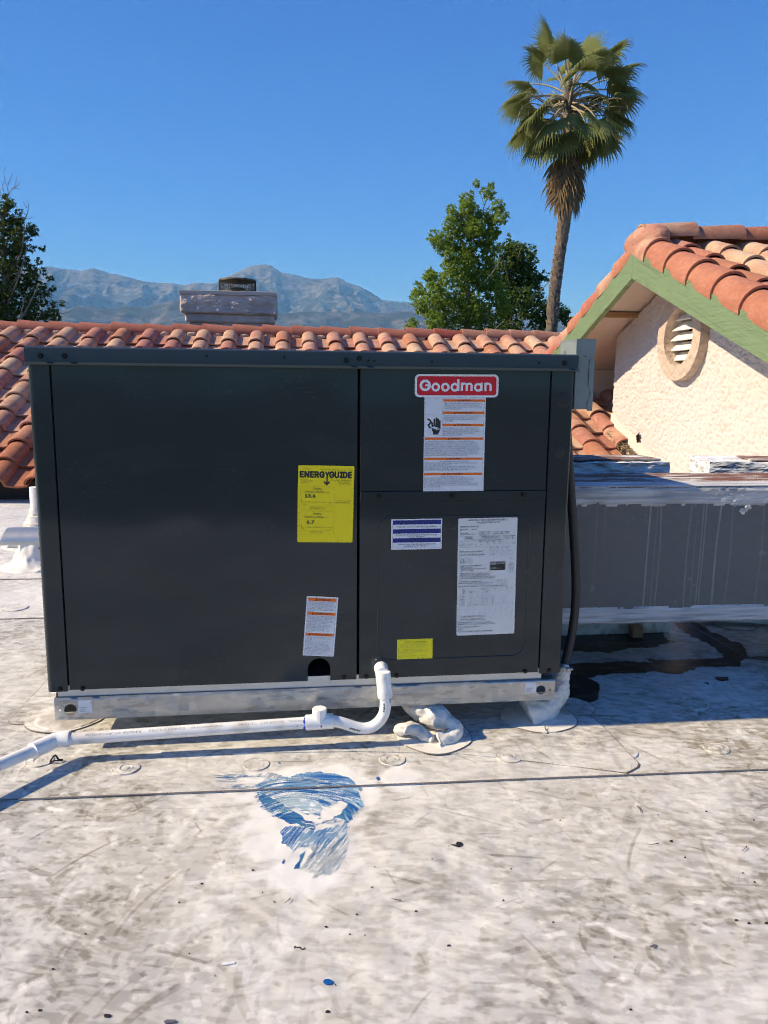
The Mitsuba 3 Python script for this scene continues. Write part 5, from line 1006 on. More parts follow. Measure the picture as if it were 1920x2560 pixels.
for r in range(11):
    y0 = 4.245 + r * TE * cP; z0 = deck_z(y0) - .008
    for c in range(-13, 20):
        x = c * TW + x_off
        if x < -3.75 or x > 5.2: continue
        if (x > XG - .04 and y0 < 5.30) or (x + TW * .75 > XG - .02 and y0 < 4.8): continue                      # the gable wall stands here
        if x > 4.7: continue
        low = r < 3 and x < 2.0
        b = rt.choice(['tile_orange', 'tile_orange', 'tile_clay', 'tile_cream'] if low and r < 2 else ['tile_clay', 'tile_orange', 'tile_rose', 'tile_cream'] if low else TILES, p=[.45, .25, .22, .08] if (low and r < 2) else [.35, .2, .25, .2] if low else [.30, .24, .22, .14, .10])
        Mx = T().translate([x + rt.normal(0, .003), y0 + rt.normal(0, .005), z0]).rotate([1, 0, 0], math.degrees(PT)).rotate([0, 0, 1], rt.normal(0, .5)).rotate([0, 1, 0], rt.normal(0, .8))
        put(R + '__roof_tile', tile_ply[(int(rt.integers(3)), str(b))], Mx)
# ridge tiles
def barrel(r0, r1, L, t=.014, a0=-8, a1=188, n=16, y_round=0.0):
    """half round tile: axis along +y from the open lower end (radius r0) to the upper end (r1)"""
    an = np.radians(np.linspace(a0, a1, n)); V = []
    for y, rr in ((0, r0), (.012, r0 + .002), (L, r1)):
        for q in (0, t): V += [((rr - q) * math.cos(a), y, (rr - q) * math.sin(a)) for a in an]
    F = []
    def quad(a, b, c, d): F.extend([[a, b, c], [a, c, d]])
    for s_ in (0, 1):
        o = s_ * 2 * n
        for j in range(n - 1):
            quad(o + j, o + j + 1, o + 2 * n + j + 1, o + 2 * n + j); quad(o + n + j, o + 3 * n + j, o + 3 * n + j + 1, o + n + j + 1)
        quad(o, o + 2 * n, o + 3 * n, o + n); quad(o + n - 1, o + 2 * n - 1, o + 4 * n - 1, o + 3 * n - 1)
    for j in range(n - 1):
        quad(j, n + j, n + j + 1, j + 1); quad(4 * n + j, 4 * n + j + 1, 5 * n + j + 1, 5 * n + j)
    m = trimesh.Trimesh(V, F, process=False); m.fix_normals(); return m
br = barrel(.106, .094, .43)
rid = {b: mikit.ply(br, b, smooth=38) for b in ('tile_ridge', 'tile_ridge_buff', 'tile_red', 'tile_rake', 'tile_plum', 'tile_pink')}
x = -3.96; i = 0
while x < 4.0:
    b = 'tile_ridge' if x < 2.25 else ('tile_red' if x < 2.6 else 'tile_ridge_buff')
    sp = .355 if x < 2.7 else .31
    # the open, wider end points left and laps over its neighbour
    put(R + '__ridge_tile', rid[b], T().translate([x, YR + rt.normal(0, .006), ZR + .005 + rt.normal(0, .004)]).rotate([0, 1, 0], 2.6 + rt.normal(0, .3)).rotate([0, 0, 1], -90 + rt.normal(0, .7)))
    x += sp; i += 1
hm = trimesh.creation.icosphere(subdivisions=3, radius=.07); v = np.array(hm.vertices); v *= (.6 + .8 * meshkit.fbm(v * 30, 3, 2))[:, None]; hm.vertices = v * [.7, .9, 1] + [4.12, YR, ZR + .03]
add(R + '__mortar', hm, 'mortar', smooth=True)
# mortar pieces under the ridge tiles, in the pans
for c in range(-12, 13):
    xx = c * TW + x_off + .245
    if xx > 3.9: continue
    hm = trimesh.creation.icosphere(subdivisions=2, radius=.05); v = np.array(hm.vertices); v *= (.7 + .6 * meshkit.fbm(v * 40 + c, 2, 3))[:, None]; hm.vertices = v * [1.3, .6, .6] + [xx, YR - .075, ZR - .025]
    add(R + '__mortar', hm, 'mortar', smooth=True)
# eave: metal gutter strip and fascia below the first course
add(H + '__gutter', cat(cbox(-6.5, 3.6, 4.56, 4.60, .012, .075, .004), cbox(-6.5, 3.6, 4.545, 4.60, .066, .078, .003)), 'gutter')
add(H + '__wall', cat(cbox(-9, 3.72, -3.17, 4.9, -3.6, -.31), cbox(-9, 8, 4.9, 11.5, -3.6, -.31), cbox(3.74, 9, -3.17, 2.0, -3.6, -.05)), 'plain_wall')

# ---- the gable: wall, vent, rake boards, soffit, roof
wall_poly = Polygon([(1.2, -.35), (5.237, -.35), (5.237, gz(5.237) - .085), (GY, GZ - .085), (1.2, gz(1.2) - .085)]).difference(circle(3.927, 1.312, .225, 24))
def relief_wall(poly, x, cell=.009):
    import shapely
    y0, z0, y1, z1 = poly.bounds; ys = np.arange(2.2, y1 - .002, cell); ys = np.r_[ys, y1]; zs = np.arange(-.05, z1, cell)
    Y, Z = np.meshgrid(ys, zs, indexing='ij'); ins = shapely.contains_xy(poly.buffer(-.002), Y, Z)
    q = np.stack([Y * 26, Z * 26, 0 * Y], -1); w = meshkit.fbm(q * .5, 2, 4)
    a = meshkit.fbm(np.stack([Y * 30 + 3 * w, Z * 30, 0 * Y], -1), 3, 2); worm = np.clip((np.abs(a - .5) - .035) / .05, 0, 1)
    h = .009 * worm + .006 * meshkit.fbm(q * 2.2, 2, 7) + .006 * meshkit.fbm(q * .2, 2, 9)
    V = np.stack([x - h, Y, Z], -1).reshape(-1, 3); n, m_ = Y.shape; idx = np.arange(n * m_).reshape(n, m_)
    keep = (ins[:-1, :-1] & ins[1:, :-1] & ins[1:, 1:] & ins[:-1, 1:]).ravel()
    F = np.stack([idx[:-1, :-1], idx[1:, :-1], idx[1:, 1:], idx[:-1, 1:]], -1).reshape(-1, 4)[keep]
    return trimesh.Trimesh(V, np.vstack([F[:, [0, 2, 1]], F[:, [0, 3, 2]]]), process=False)
GW = add(H + '__gable_wall', extrude(wall_poly, .16, YZ(XG)), 'stucco')
add(GW + '__stucco_coat', relief_wall(wall_poly, XG), 'stucco', smooth=True)
add(H + '__wall', cat(cbox(XG + .14, 9, 5.09, 5.235, -.3, 1.40), cbox(XG + .2, 9, 1.3, 1.35, -.3, .9)), 'plain_wall')
# round louvred vent
vc = (3.927, 1.312)
GV = add(H + '__gable_vent', extrude(circle(*vc, .335, 24).difference(circle(*vc, .222, 24)), .085, YZ(XG - .085)), 'vent_surround')
add(GV + '__backing', cbox(XG + .12, XG + .13, 3.68, 4.17, 1.06, 1.56), 'flue_black')
for i in range(7):
    z = 1.075 + .078 * i; hw = math.sqrt(max(.0001, .224 ** 2 - min(abs(z + .02 - vc[1]), .222) ** 2))
    if hw < .03: continue
    m = cbox(-.056, .044, vc[0] - hw - .004, vc[0] + hw + .004, -.004, .004, .001)
    m.apply_transform(trimesh.transformations.rotation_matrix(math.radians(-42), [0, 1, 0])); m.apply_translation([XG + .012, 0, z + .02]); add(GV + '__louver', m, 'louver')
# rake boards
def board(y_a, y_b, h):
    return Polygon([(y_a, gz(y_a)), (y_b, gz(y_b)), (y_b, gz(y_b) - h), (y_a, gz(y_a) - h)])
add(H + '__rake_board', extrude(board(.9, GY - .0012, .203), .046, YZ(XF)), 'green_wood')
add(H + '__rake_board', extrude(board(GY + .0012, 6.62, .203), .046, YZ(XF)), 'green_wood')
for i, (ya, yb_) in enumerate(((1.2, 2.72), (2.74, 3.30), (3.32, GY - .02))):
    add(H + '__rake_board__trim_strip', extrude(Polygon([(ya, gz(ya) + .003), (yb_, gz(yb_) + .003), (yb_, gz(yb_) - .012 - .004 * i), (ya, gz(ya) - .012 - .004 * i)]), .003, YZ(XF - .003)), 'green_wood')
slab = Polygon([(.9, gz(.9) - .008), (GY, GZ - .008), (6.75, gz(6.75) - .008), (6.75, gz(6.75) - .055), (GY, GZ - .055), (.9, gz(.9) - .055)])
GR = add(H + '__gable_roof', extrude(slab, 5.4, YZ(XF + .047)), 'soffit_ply')
add(H + '__soffit', cbox(XF + .3, 5.2, 6.03, 6.06, .72, gz(6.05) - .056), 'soffit_ply')
add(H + '__soffit__lookout', cbox(XF + .047, XG - .002, 4.80, 4.86, gz(4.83) - .105, gz(4.83) - .058, .003), 'brown_wood')
add(H + '__soffit__lookout', cbox(XF + .047, XG - .002, 2.9, 2.94, gz(2.9) - .16, gz(2.9) - .057, .003), 'brown_wood')
# tiles on the near slope
sG, cG = math.sin(GP), math.cos(GP)
for r in range(8):
    y0 = GY - .24 - r * .34 * cG - .05; z0 = gz(y0) + .004
    for c in range(16):
        xx = XF + .215 + c * TW
        b = rt.choice(['tile_rake', 'tile_plum', 'tile_cream', 'tile_rose', 'tile_buff', 'tile_clay'], p=[.24, .26, .18, .14, .10, .08])
        put(GR + '__roof_tile', tile_ply[(int(rt.integers(3)), str(b))], T().translate([xx, y0 + rt.normal(0, .006), z0]).rotate([1, 0, 0], math.degrees(GP)).rotate([0, 0, 1], rt.normal(0, .6)))
# rake tiles along both legs
rb_ = barrel(.128, .108, .42, t=.016, a0=-22, a1=180)
rk = {b: mikit.ply(rb_, b, smooth=38) for b in ('tile_rake', 'tile_pink', 'tile_ridge')}
for k in range(9):
    y0 = 3.80 - k * .350 * cG; b = 'tile_rake' if k else 'tile_pink'
    put(GR + '__rake_tile', rk[b], T().translate([XF + .112, y0, gz(y0) + .018]).rotate([1, 0, 0], math.degrees(GP) - 1.5).scale([-1, 1, 1]))
for k in range(8):
    y0 = 4.22 + k * .350 * cG; b = ('tile_rake', 'tile_pink', 'tile_ridge')[k % 3]
    put(GR + '__rake_tile', rk[b], T().translate([XF + .112, y0 + .14, gz(y0 + .14) + .020]).rotate([0, 0, 1], 180).rotate([1, 0, 0], math.degrees(GP) - 1.5))
# gable ridge
for k in range(9):
    xx = XF + .045 + k * .385
    put(GR + '__ridge_tile', rid['tile_pink' if k == 0 else 'tile_ridge_buff' if k < 2 else 'tile_rake'], T().translate([xx + .43, GY + rt.normal(0, .005), GZ + .118 + rt.normal(0, .003)]).rotate([0, 1, 0], -2.2).rotate([0, 0, 1], 90))
capm = trimesh.creation.icosphere(subdivisions=4, radius=1.0); v = np.array(capm.vertices); v = v[:, :] * [.13, .25, .125]; capm.vertices = v; wrinkle(capm, .012, 16, 3); capm.apply_translation([XF + .125, GY + .02, GZ + .075]); add(GR + '__mortar', capm, 'tile_pink', smooth=True)
# painted flashing along the wall foot, litter caught in the valley
fl = Polygon([(2.2, -.4), (2.2, deck_z(2.2) + .16), (5.30, deck_z(5.30) + .15), (5.30, deck_z(5.30) - .2)])
def fz(y): return deck_z(y)
add(H + '__wall_flashing', extrude(Polygon([(3.6, fz(3.6) - .1), (3.6, fz(3.6) + .215), (5.24, fz(5.24) + .185), (5.24, fz(5.24) - .1)]), .022, YZ(XG - .024)), 'stucco_smooth')
tag(add('metal_strap', extrude(Polygon([(4.60, .455), (4.635, .44), (4.66, .50), (4.60, .535)]), .004, YZ(XG - .032)), 'screw'), 'bent black metal strip standing against the foot of the gable wall', 'metal strip')
lt = []
for i in range(420):
    y = rng.uniform(4.55, 5.1); u = abs(rng.normal(0, .045)); xx = XG - .035 - u; z = deck_z(y) + .06 + rng.uniform(-.01, .035)
    L = rng.uniform(.02, .06); a = rng.uniform(0, 6.28); d = np.array([math.cos(a) * L, math.sin(a) * L, math.sin(a) * L * .4 + rng.uniform(-.01, .01)]); w = rng.uniform(.002, .008); n_ = np.array([-math.sin(a), math.cos(a), rng.uniform(-.4, .4)]) * w
    p0 = np.array([xx, y, z]); lt.append(trimesh.Trimesh([p0 - d / 2, p0 + n_, p0 + d / 2, p0 - n_ + [0, 0, .004]], [[0, 1, 2], [0, 2, 3], [2, 1, 0], [3, 2, 0]], process=False))
tag(add('dry_leaves', cat(*lt), 'litter'), 'dry leaf litter caught between the tiles and the gable wall', 'leaf litter', kind='stuff')

# ---- chimney
CH = H + '__chimney'; cy = 9.30
def rough_block(x0, x1, y0, y1, z0, z1, amp, seed, f=9):
    m = cbox(x0, x1, y0, y1, z0, z1, .02).subdivide_to_size(.03); m.merge_vertices()
    v = np.array(m.vertices); n = np.array(m.vertex_normals); q = meshkit.fbm(v * f, 4, seed); d = amp * np.clip((q - .48) * 6, -.2, 1); m.vertices = v + n * d[:, None]; return m
add(CH, rough_block(-.855, .462, cy, cy + .80, 1.905, 2.165, .012, 2), 'chimney_stucco', smooth=30)
add(CH + '__neck', cat(rough_block(-.800, .425, cy + .05, cy + .75, 1.79, 1.91, .005, 5)), 'chimney_stucco', smooth=30)
add(CH + '__shaft', cat(cbox(-.745, .385, cy + .10, cy + .70, .3, 1.795, .01)), 'chimney_stucco')
add(CH + '__cap', cbox(-.862, .469, cy - .007, cy + .807, 2.160, 2.212, .004), 'chimney_trim')
fx, fy = -.092, cy + .42
add(CH + '__flue', tube([(fx, fy, 2.1), (fx, fy, 2.300)], .098, 26), 'chimney_metal', smooth=40)
def ell(r, z0, z1, key, m):
    t_ = lathe([(r - .012, z0), (r, z0), (r, z1), (r - .012, z1)], 44); t_.apply_translation([fx, fy, 0]); return add(CH + key, t_, m, smooth=35)
m = lathe([(0, 2.425), (.18, 2.425), (.262, 2.418), (.266, 2.395), (.258, 2.392), (.0, 2.400)][::-1], 44); m.apply_translation([fx, fy, 0]); add(CH + '__spark_arrestor', m, 'chimney_metal', smooth=35)
m = lathe([(0, 2.213), (.255, 2.213), (.266, 2.222), (.266, 2.252), (.252, 2.254), (.20, 2.262), (0, 2.262)], 44); m.apply_translation([fx, fy, 0]); add(CH + '__spark_arrestor', m, 'chimney_metal', smooth=35)
wires = []
for k in range(56):
    a = 2 * math.pi * k / 56; wires.append(tube([(fx + .262 * math.cos(a), fy + .262 * math.sin(a), 2.24), (fx + .262 * math.cos(a), fy + .262 * math.sin(a), 2.41)], .0026, 4, cap=False))
for z in np.linspace(2.262, 2.385, 8):
    a = np.linspace(0, 2 * math.pi, 40); wires.append(tube(np.c_[fx + .262 * np.cos(a), fy + .262 * np.sin(a), np.full(40, z)], .0024, 4, cap=False))
add(CH + '__wire_mesh', cat(*wires), 'flue_black')

# ------------------------------------------------------------------ trees
def leaves(clumps, Y, depth, size, dens, seed, gap=.55):
    """leaf sized star shaped faces in the shells of the clumps; (x, z, r) per clump"""
    g = np.random.default_rng(seed); V, F = [], []; n0 = 0
    star = []
    for k in range(5):
        a = math.radians(90 + (k - 2) * 58); star.append((math.cos(a) * (1.0 if k == 2 else .85 if k in (1, 3) else .62), math.sin(a) * (1.0 if k == 2 else .85 if k in (1, 3) else .62) + .25))
    inner = [(math.cos(math.radians(90 + (k - 1.5) * 58)) * .42, math.sin(math.radians(90 + (k - 1.5) * 58)) * .42 + .25) for k in range(4)]
    out = [(0, 0), star[0], inner[0], star[1], inner[1], star[2], inner[2], star[3], inner[3], star[4]]
    tri = [[0, i, i + 1] for i in range(1, 9)]
    for (cx, cz, r) in clumps:
        cyy = Y + g.normal(0, depth * .45)
        n = max(6, int(dens * (r / size) ** 2));
        for _ in range(n):
            d = g.normal(size=3); d /= np.linalg.norm(d); rad = r * (g.uniform(.45, 1.12)); p = np.array([cx, cyy, cz]) + d * rad * [1, 1.3, .95]
            up_ = np.array([0, 0, -1.0]) * .5 + d * .8 + g.normal(0, .5, 3); up_ /= np.linalg.norm(up_)
            nn = d * .5 + np.array([-.25, -.1, .75]) + g.normal(0, .55, 3); nn -= up_ * (nn @ up_); nn /= np.linalg.norm(nn); s_ = np.cross(up_, nn); L = size * g.uniform(.6, 1.15) * .62
            for a, b in out: V.append(p + s_ * a * L + up_ * b * L + nn * L * (-.35 * abs(a) ** 1.5 + (.12 if (a, b) == (0, 0) else 0)))
            F += [[n0 + i for i in t_] for t_ in tri]; n0 += len(out)
    return trimesh.Trimesh(V, F, process=False)
def limbs(key, base, clumps, Y, seed, m='bark', top=None, trunk_r=.14):
    g = np.random.default_rng(seed); xs = np.array([c[0] for c in clumps]); zs = np.array([c[1] for c in clumps])
    tp = top if top is not None else np.array([xs.mean(), Y, zs.max() - .3])
    tr = spline([base, (base[0] + .05, Y, base[2] + (tp[2] - base[2]) * .4), (tp[0] - .1, Y, base[2] + (tp[2] - base[2]) * .75), tp], 30)
    add(key + '__trunk', tube(tr, np.linspace(trunk_r, .02, 30), 12), m, smooth=True)
    for i in range(0, len(clumps), 4):
        cx, cz, r = clumps[i]; z0 = max(base[2] + .6, cz - abs(cx - base[0]) * .75 - .4); j = int(np.argmin(abs(tr[:, 2] - z0))); a = tr[j]
        e = np.array([cx, Y + g.normal(0, .5), cz]); P_ = spline([a, (a + e) / 2 + [0, 0, -.12 * abs(e[0] - a[0])] + g.normal(0, .04, 3), e], 10)
        add(key + '__branch', tube(P_, np.linspace(.026, .007, 10), 6), m, smooth=True)
T1 = [(5.53, 6.18, .09), (5.52, 6.05, .09), (5.39, 5.85, .2), (5.66, 5.79, .18), (4.94, 5.6, .12), (4.88, 5.49, .09), (5.34, 5.59, .21), (5.62, 5.54, .21), (5.03, 5.39, .18), (5.29, 5.32, .24), (5.57, 5.27, .27), (4.78, 5.11, .18), (5.09, 5.1, .24), (5.44, 5.0, .24), (6.08, 5.61, .17), (6.0, 5.45, .21), (6.15, 5.35, .18), (6.21, 5.13, .15), (5.92, 5.21, .24), (6.07, 5.02, .18), (4.44, 4.86, .15), (4.53, 4.7, .18), (4.78, 4.82, .24), (5.13, 4.77, .24), (5.42, 4.68, .27), (5.76, 4.85, .24), (5.88, 4.72, .18), (4.62, 4.49, .15), (4.73, 4.38, .12), (5.19, 4.45, .27), (5.54, 4.41, .3), (5.89, 4.47, .24), (4.94, 4.31, .15), (4.86, 4.12, .18), (5.2, 4.15, .27), (5.58, 4.08, .3), (5.95, 4.17, .24), (4.46, 3.97, .15), (4.23, 3.77, .15), (4.55, 3.78, .24), (4.89, 3.84, .27), (5.27, 3.8, .3), (5.67, 3.76, .3), (6.05, 3.82, .27), (6.25, 3.91, .18), (4.01, 3.47, .15), (4.18, 3.39, .21), (4.52, 3.45, .3), (4.93, 3.43, .3), (5.33, 3.42, .33), (5.74, 3.37, .33), (6.15, 3.44, .3), (4.13, 3.09, .21), (4.42, 3.04, .26), (4.76, 3.02, .3), (5.17, 3.0, .33), (5.58, 2.98, .33), (5.99, 3.02, .3), (6.34, 3.08, .24), (4.05, 2.67, .18), (4.37, 2.65, .23), (4.77, 2.63, .27), (5.24, 2.61, .27), (5.71, 2.62, .27), (6.18, 2.66, .27)]
T1 += [(x, z - 2.0 + g_, r) for (x, z, r), g_ in zip(T1[-20:], [.6] * 20)]
T2 = [(7.19, 5.05, .2), (7.41, 5.03, .16), (6.66, 4.98, .13), (6.76, 4.8, .19), (7.08, 4.81, .26), (7.39, 4.76, .23), (7.75, 4.8, .08), (7.78, 4.63, .11), (6.58, 4.56, .19), (6.9, 4.51, .29), (7.28, 4.5, .29), (7.6, 4.42, .26), (6.78, 4.22, .29), (7.16, 4.2, .32), (7.54, 4.12, .29), (7.86, 4.16, .23), (8.08, 4.19, .13), (6.95, 3.9, .29), (7.36, 3.85, .32), (7.75, 3.83, .23), (6.93, 3.54, .32), (7.31, 3.52, .32), (7.66, 3.53, .2), (8.17, 3.69, .13), (8.01, 3.53, .16), (7.89, 3.35, .2), (7.01, 3.18, .32), (7.39, 3.16, .29), (8.0, 3.14, .26), (8.28, 3.27, .2), (8.67, 3.16, .2), (8.48, 3.12, .2), (8.66, 2.85, .16), (7.91, 2.87, .26), (7.12, 2.82, .29), (7.18, 5.37, .07), (8.3, 2.88, .2)]
T2 += [(x, z - 1.3, r) for (x, z, r) in T2[-12:]]
T3 = [(-4.59, 4.38, .05), (-4.48, 4.32, .07), (-4.65, 4.16, .12), (-4.51, 4.15, .1), (-4.39, 4.17, .08), (-4.33, 4.12, .06), (-4.62, 4.0, .13), (-4.45, 4.01, .12), (-4.34, 3.97, .07), (-4.57, 3.85, .15), (-4.4, 3.84, .13), (-4.23, 3.85, .12), (-4.13, 3.79, .07), (-4.69, 3.73, .15), (-4.52, 3.68, .15), (-4.34, 3.67, .13), (-4.19, 3.65, .07), (-4.65, 3.51, .17), (-4.46, 3.49, .15), (-4.29, 3.44, .12), (-4.13, 3.45, .07), (-4.0, 3.49, .05), (-4.12, 3.29, .06), (-4.61, 3.3, .18), (-4.39, 3.28, .15), (-4.73, 3.12, .18), (-4.51, 3.08, .17), (-4.31, 3.08, .15), (-4.17, 3.09, .08), (-3.97, 3.04, .06), (-3.89, 2.93, .06), (-4.69, 2.9, .18), (-4.46, 2.88, .17), (-4.24, 2.91, .13), (-4.08, 2.96, .08), (-4.03, 2.82, .07), (-3.9, 2.76, .06), (-4.76, 2.67, .18), (-4.54, 2.65, .18), (-4.3, 2.68, .15), (-4.1, 2.69, .1), (-3.97, 2.66, .07), (-4.66, 2.45, .2), (-4.4, 2.46, .18), (-4.18, 2.49, .13), (-4.03, 2.49, .08), (-3.87, 2.47, .07), (-3.79, 2.51, .05), (-4.73, 2.24, .2), (-4.48, 2.23, .18), (-4.23, 2.25, .16), (-4.02, 2.27, .1), (-3.84, 2.31, .07), (-3.75, 2.26, .07), (-3.71, 2.19, .08), (-3.9, 2.17, .1), (-4.86, 3.94, .2), (-4.93, 3.53, .25), (-4.96, 3.11, .27), (-4.99, 2.7, .27), (-5.02, 2.28, .27), (-5.4, 3.4, .3), (-5.5, 2.9, .35), (-5.5, 2.4, .35), (-4.3, 1.9, .3), (-4.8, 1.8, .4), (-4.2, 1.5, .35)]
W3 = [[(-4.61, 4.16), (-4.6, 4.3), (-4.56, 4.41), (-4.53, 4.52), (-4.54, 4.65), (-4.51, 4.87)], [(-4.56, 4.41), (-4.49, 4.51), (-4.39, 4.6), (-4.34, 4.73)], [(-4.43, 4.56), (-4.29, 4.64)], [(-4.46, 4.52), (-4.26, 4.52)], [(-4.49, 4.57), (-4.39, 4.78)], [(-4.61, 4.3), (-4.65, 4.38), (-4.66, 4.54)], [(-4.59, 4.46), (-4.62, 4.62), (-4.57, 4.72)], [(-4.29, 3.97), (-4.25, 4.07), (-4.19, 4.23), (-4.18, 4.31)], [(-4.25, 4.07), (-4.29, 4.11)], [(-4.22, 4.2), (-4.25, 4.29)], [(-4.26, 4.01), (-4.16, 3.98), (-4.07, 4.02)], [(-3.76, 2.26), (-3.65, 2.27), (-3.53, 2.33)]]
W1 = [[(5.83, 5.5), (5.85, 5.71), (5.9, 5.93), (5.81, 6.03), (5.68, 6.09)], [(5.85, 5.74), (5.78, 5.92), (5.71, 6.05)], [(5.9, 5.93), (5.94, 5.98)], [(5.94, 5.61), (5.99, 5.74), (6.09, 5.79)]]
def twigs(key, W, Y, r0):
    for i, L in enumerate(W):
        P_ = np.array([(x, Y + .1 * math.sin(i + j), z) for j, (x, z) in enumerate(L)]); P_ = spline(P_, 14) if len(P_) > 2 else np.linspace(P_[0], P_[1], 4)
        add(key + '__bare_twig', tube(P_, np.linspace(r0 * (1 if i in (0, 7) else .7), r0 * .25, len(P_)), 5), 'bark', smooth=True)
t1 = thing('leafy_tree', 'bright green pointed leafy tree rising behind the tiled ridge', 'tree')
limbs(t1, (5.45, 19.0, -3.6), T1, 19.0, 3, top=np.array([5.55, 19.0, 5.7])); k = add(t1 + '__crown', leaves([(a, b, c * 1.02) for a, b, c in T1], 19.0, .9, .125, 46, 5), 'leaf_bright'); tag(k, kind='stuff'); twigs(t1, W1, 19.0, .016)
t2 = thing('leafy_tree', 'darker leafy tree between the bright tree and the palm trunk', 'tree')
limbs(t2, (7.2, 20.5, -3.6), T2, 20.5, 4, top=np.array([7.2, 20.5, 4.7])); k = add(t2 + '__crown', leaves([(a, b, c * 1.05) for a, b, c in T2], 20.5, .9, .135, 46, 6), 'leaf_dark'); tag(k, kind='stuff')
t3 = thing('leafy_tree', 'dark sparse tree with bare top twigs at the left edge', 'tree')
limbs(t3, (-4.7, 14.0, -3.6), T3, 14.0, 5, top=np.array([-4.61, 14.0, 4.2]), trunk_r=.11); k = add(t3 + '__crown', leaves(T3, 14.0, .5, .085, 42, 7), 'leaf_left'); tag(k, kind='stuff'); twigs(t3, W3, 14.0, .010)
# ---- fan palm
pk = thing('palm_tree', 'tall fan palm with a shaggy brown skirt rising behind the house', 'palm tree')
PY = 17.0
tp = spline([(7.02, PY, -3.6), (7.06, PY, 0), (7.12, PY, 2.0), (7.17, PY, 3.4), (7.31, PY, 4.7), (7.36, PY, 5.8), (7.32, PY, 6.9), (7.30, PY, 8.10)], 150)
rad = np.interp(tp[:, 2], [-3.6, 2.4, 3.6, 4.1, 4.6, 5.4, 6.2, 7.0, 8.10], [.20, .135, .138, .132, .118, .135, .150, .14, .08])
m = tube(tp, rad, 28); wrinkle(m, .022, 13, 3); add(pk + '__trunk', m, 'palm_trunk', smooth=True)
bs = []
for i in range(560):
    z = rng.uniform(2.2, 6.3) if i < 300 else rng.uniform(4.0, 6.5); j = int(np.argmin(abs(tp[:, 2] - z))); a = i * 2.39996; rr_ = rad[j]; c_ = tp[j]
    L, w = rng.uniform(.09, .17) * (1.3 if z > 4.4 else .8), rng.uniform(.04, .07); o = np.array([math.cos(a), math.sin(a), 0]); s_ = np.array([-math.sin(a), math.cos(a), 0]); out_ = .045 if z > 4.4 else .022
    b0 = c_ + o * (rr_ - .012); P4 = [b0 - s_ * w, b0 + s_ * w, b0 + s_ * w * .55 + o * (.012 + out_) + [0, 0, L], b0 - s_ * w * .55 + o * (.012 + out_) + [0, 0, L], b0 - s_ * w * .5 + [0, 0, L * .9], b0 + s_ * w * .5 + [0, 0, L * .9]]
    bs.append(trimesh.Trimesh(P4, [[0, 1, 2], [0, 2, 3], [3, 2, 5], [3, 5, 4], [0, 3, 4], [1, 5, 2]], process=False))
tag(add(pk + '__leaf_base', cat(*bs), 'palm_boot'), kind='stuff')
def fan_leaf(base, az, inc, pet, blade, droop, seed, spread=112, nseg=32, twist=0.0, fold=.22):
    """a fan palm leaf: stalk, then pleated segments whose free tips hang"""
    g = np.random.default_rng(seed); d = np.array([math.cos(az) * math.cos(inc), math.sin(az) * math.cos(inc), math.sin(inc)])
    d2 = d - np.array([0, 0, droop * .6]); d2 /= np.linalg.norm(d2)
    tip = base + d * pet * .55 + d2 * pet * .45
    stalk = tube(spline([base, base + d * pet * .5, tip], 8), np.linspace(.026, .013, 8), 5)
    s_ = np.cross(d2, [0, 0, 1.0]); s_ /= np.linalg.norm(s_) + 1e-9; n_ = np.cross(s_, d2)
    s_ = s_ * math.cos(twist) + n_ * math.sin(twist); n_ = np.cross(s_, d2)
    V, F = [], [];
    for i in range(nseg):
        a0 = math.radians(-spread + 2 * spread * (i + .5) / nseg); L = blade * (.72 + .28 * math.cos(a0 * .8)) * g.uniform(.9, 1.08)
        dir_ = d2 * math.cos(a0) + s_ * math.sin(a0) - n_ * fold * abs(math.sin(a0)); dir_ /= np.linalg.norm(dir_)
        sd_ = np.cross(n_, dir_); sd_ /= np.linalg.norm(sd_); hw = blade * math.radians(spread) / nseg * 1.02
        pts = []; p = tip.copy(); v_ = dir_.copy(); steps = (0, .28, .55, .72, .86, 1.0); wid = (.06, .52, .72, .36, .20, .02)
        for k in range(6):
            if k:
                p = p + v_ * L * (steps[k] - steps[k - 1])
                if k >= 2: v_ = v_ + np.array([0, 0, -1.0]) * (droop * (.22 if k == 2 else .55) + g.uniform(0, .12)); v_ /= np.linalg.norm(v_)
            pts.append((p - sd_ * hw * wid[k], p + n_ * hw * .45 * wid[k], p + sd_ * hw * wid[k]))
        o = len(V)
        for q in pts: V += list(q)
        for k in range(5):
            b = o + 3 * k; F += [[b, b + 1, b + 4], [b, b + 4, b + 3], [b + 1, b + 2, b + 5], [b + 1, b + 5, b + 4]]
    return stalk, trimesh.Trimesh(V, F, process=False)
gp = np.random.default_rng(15)
def frond(az, inc, pet, blade, droop, seed, z=7.2, twist=0.0, dry=False, **k):
    z = z + (.42 if dry else .62)
    j = int(np.argmin(abs(tp[:, 2] - z))); b = tp[j] + np.array([math.cos(az), math.sin(az), 0]) * .08
    st, bl = fan_leaf(b, az, inc, pet, blade, droop, seed, twist=twist, **k)
    q = add(pk + ('__dry_frond' if dry else '__frond'), bl, 'frond_dry' if dry else 'frond', smooth=False); add(q + '__stalk', st, 'frond_dry' if dry else 'stalk', smooth=True)
R_ = math.radians
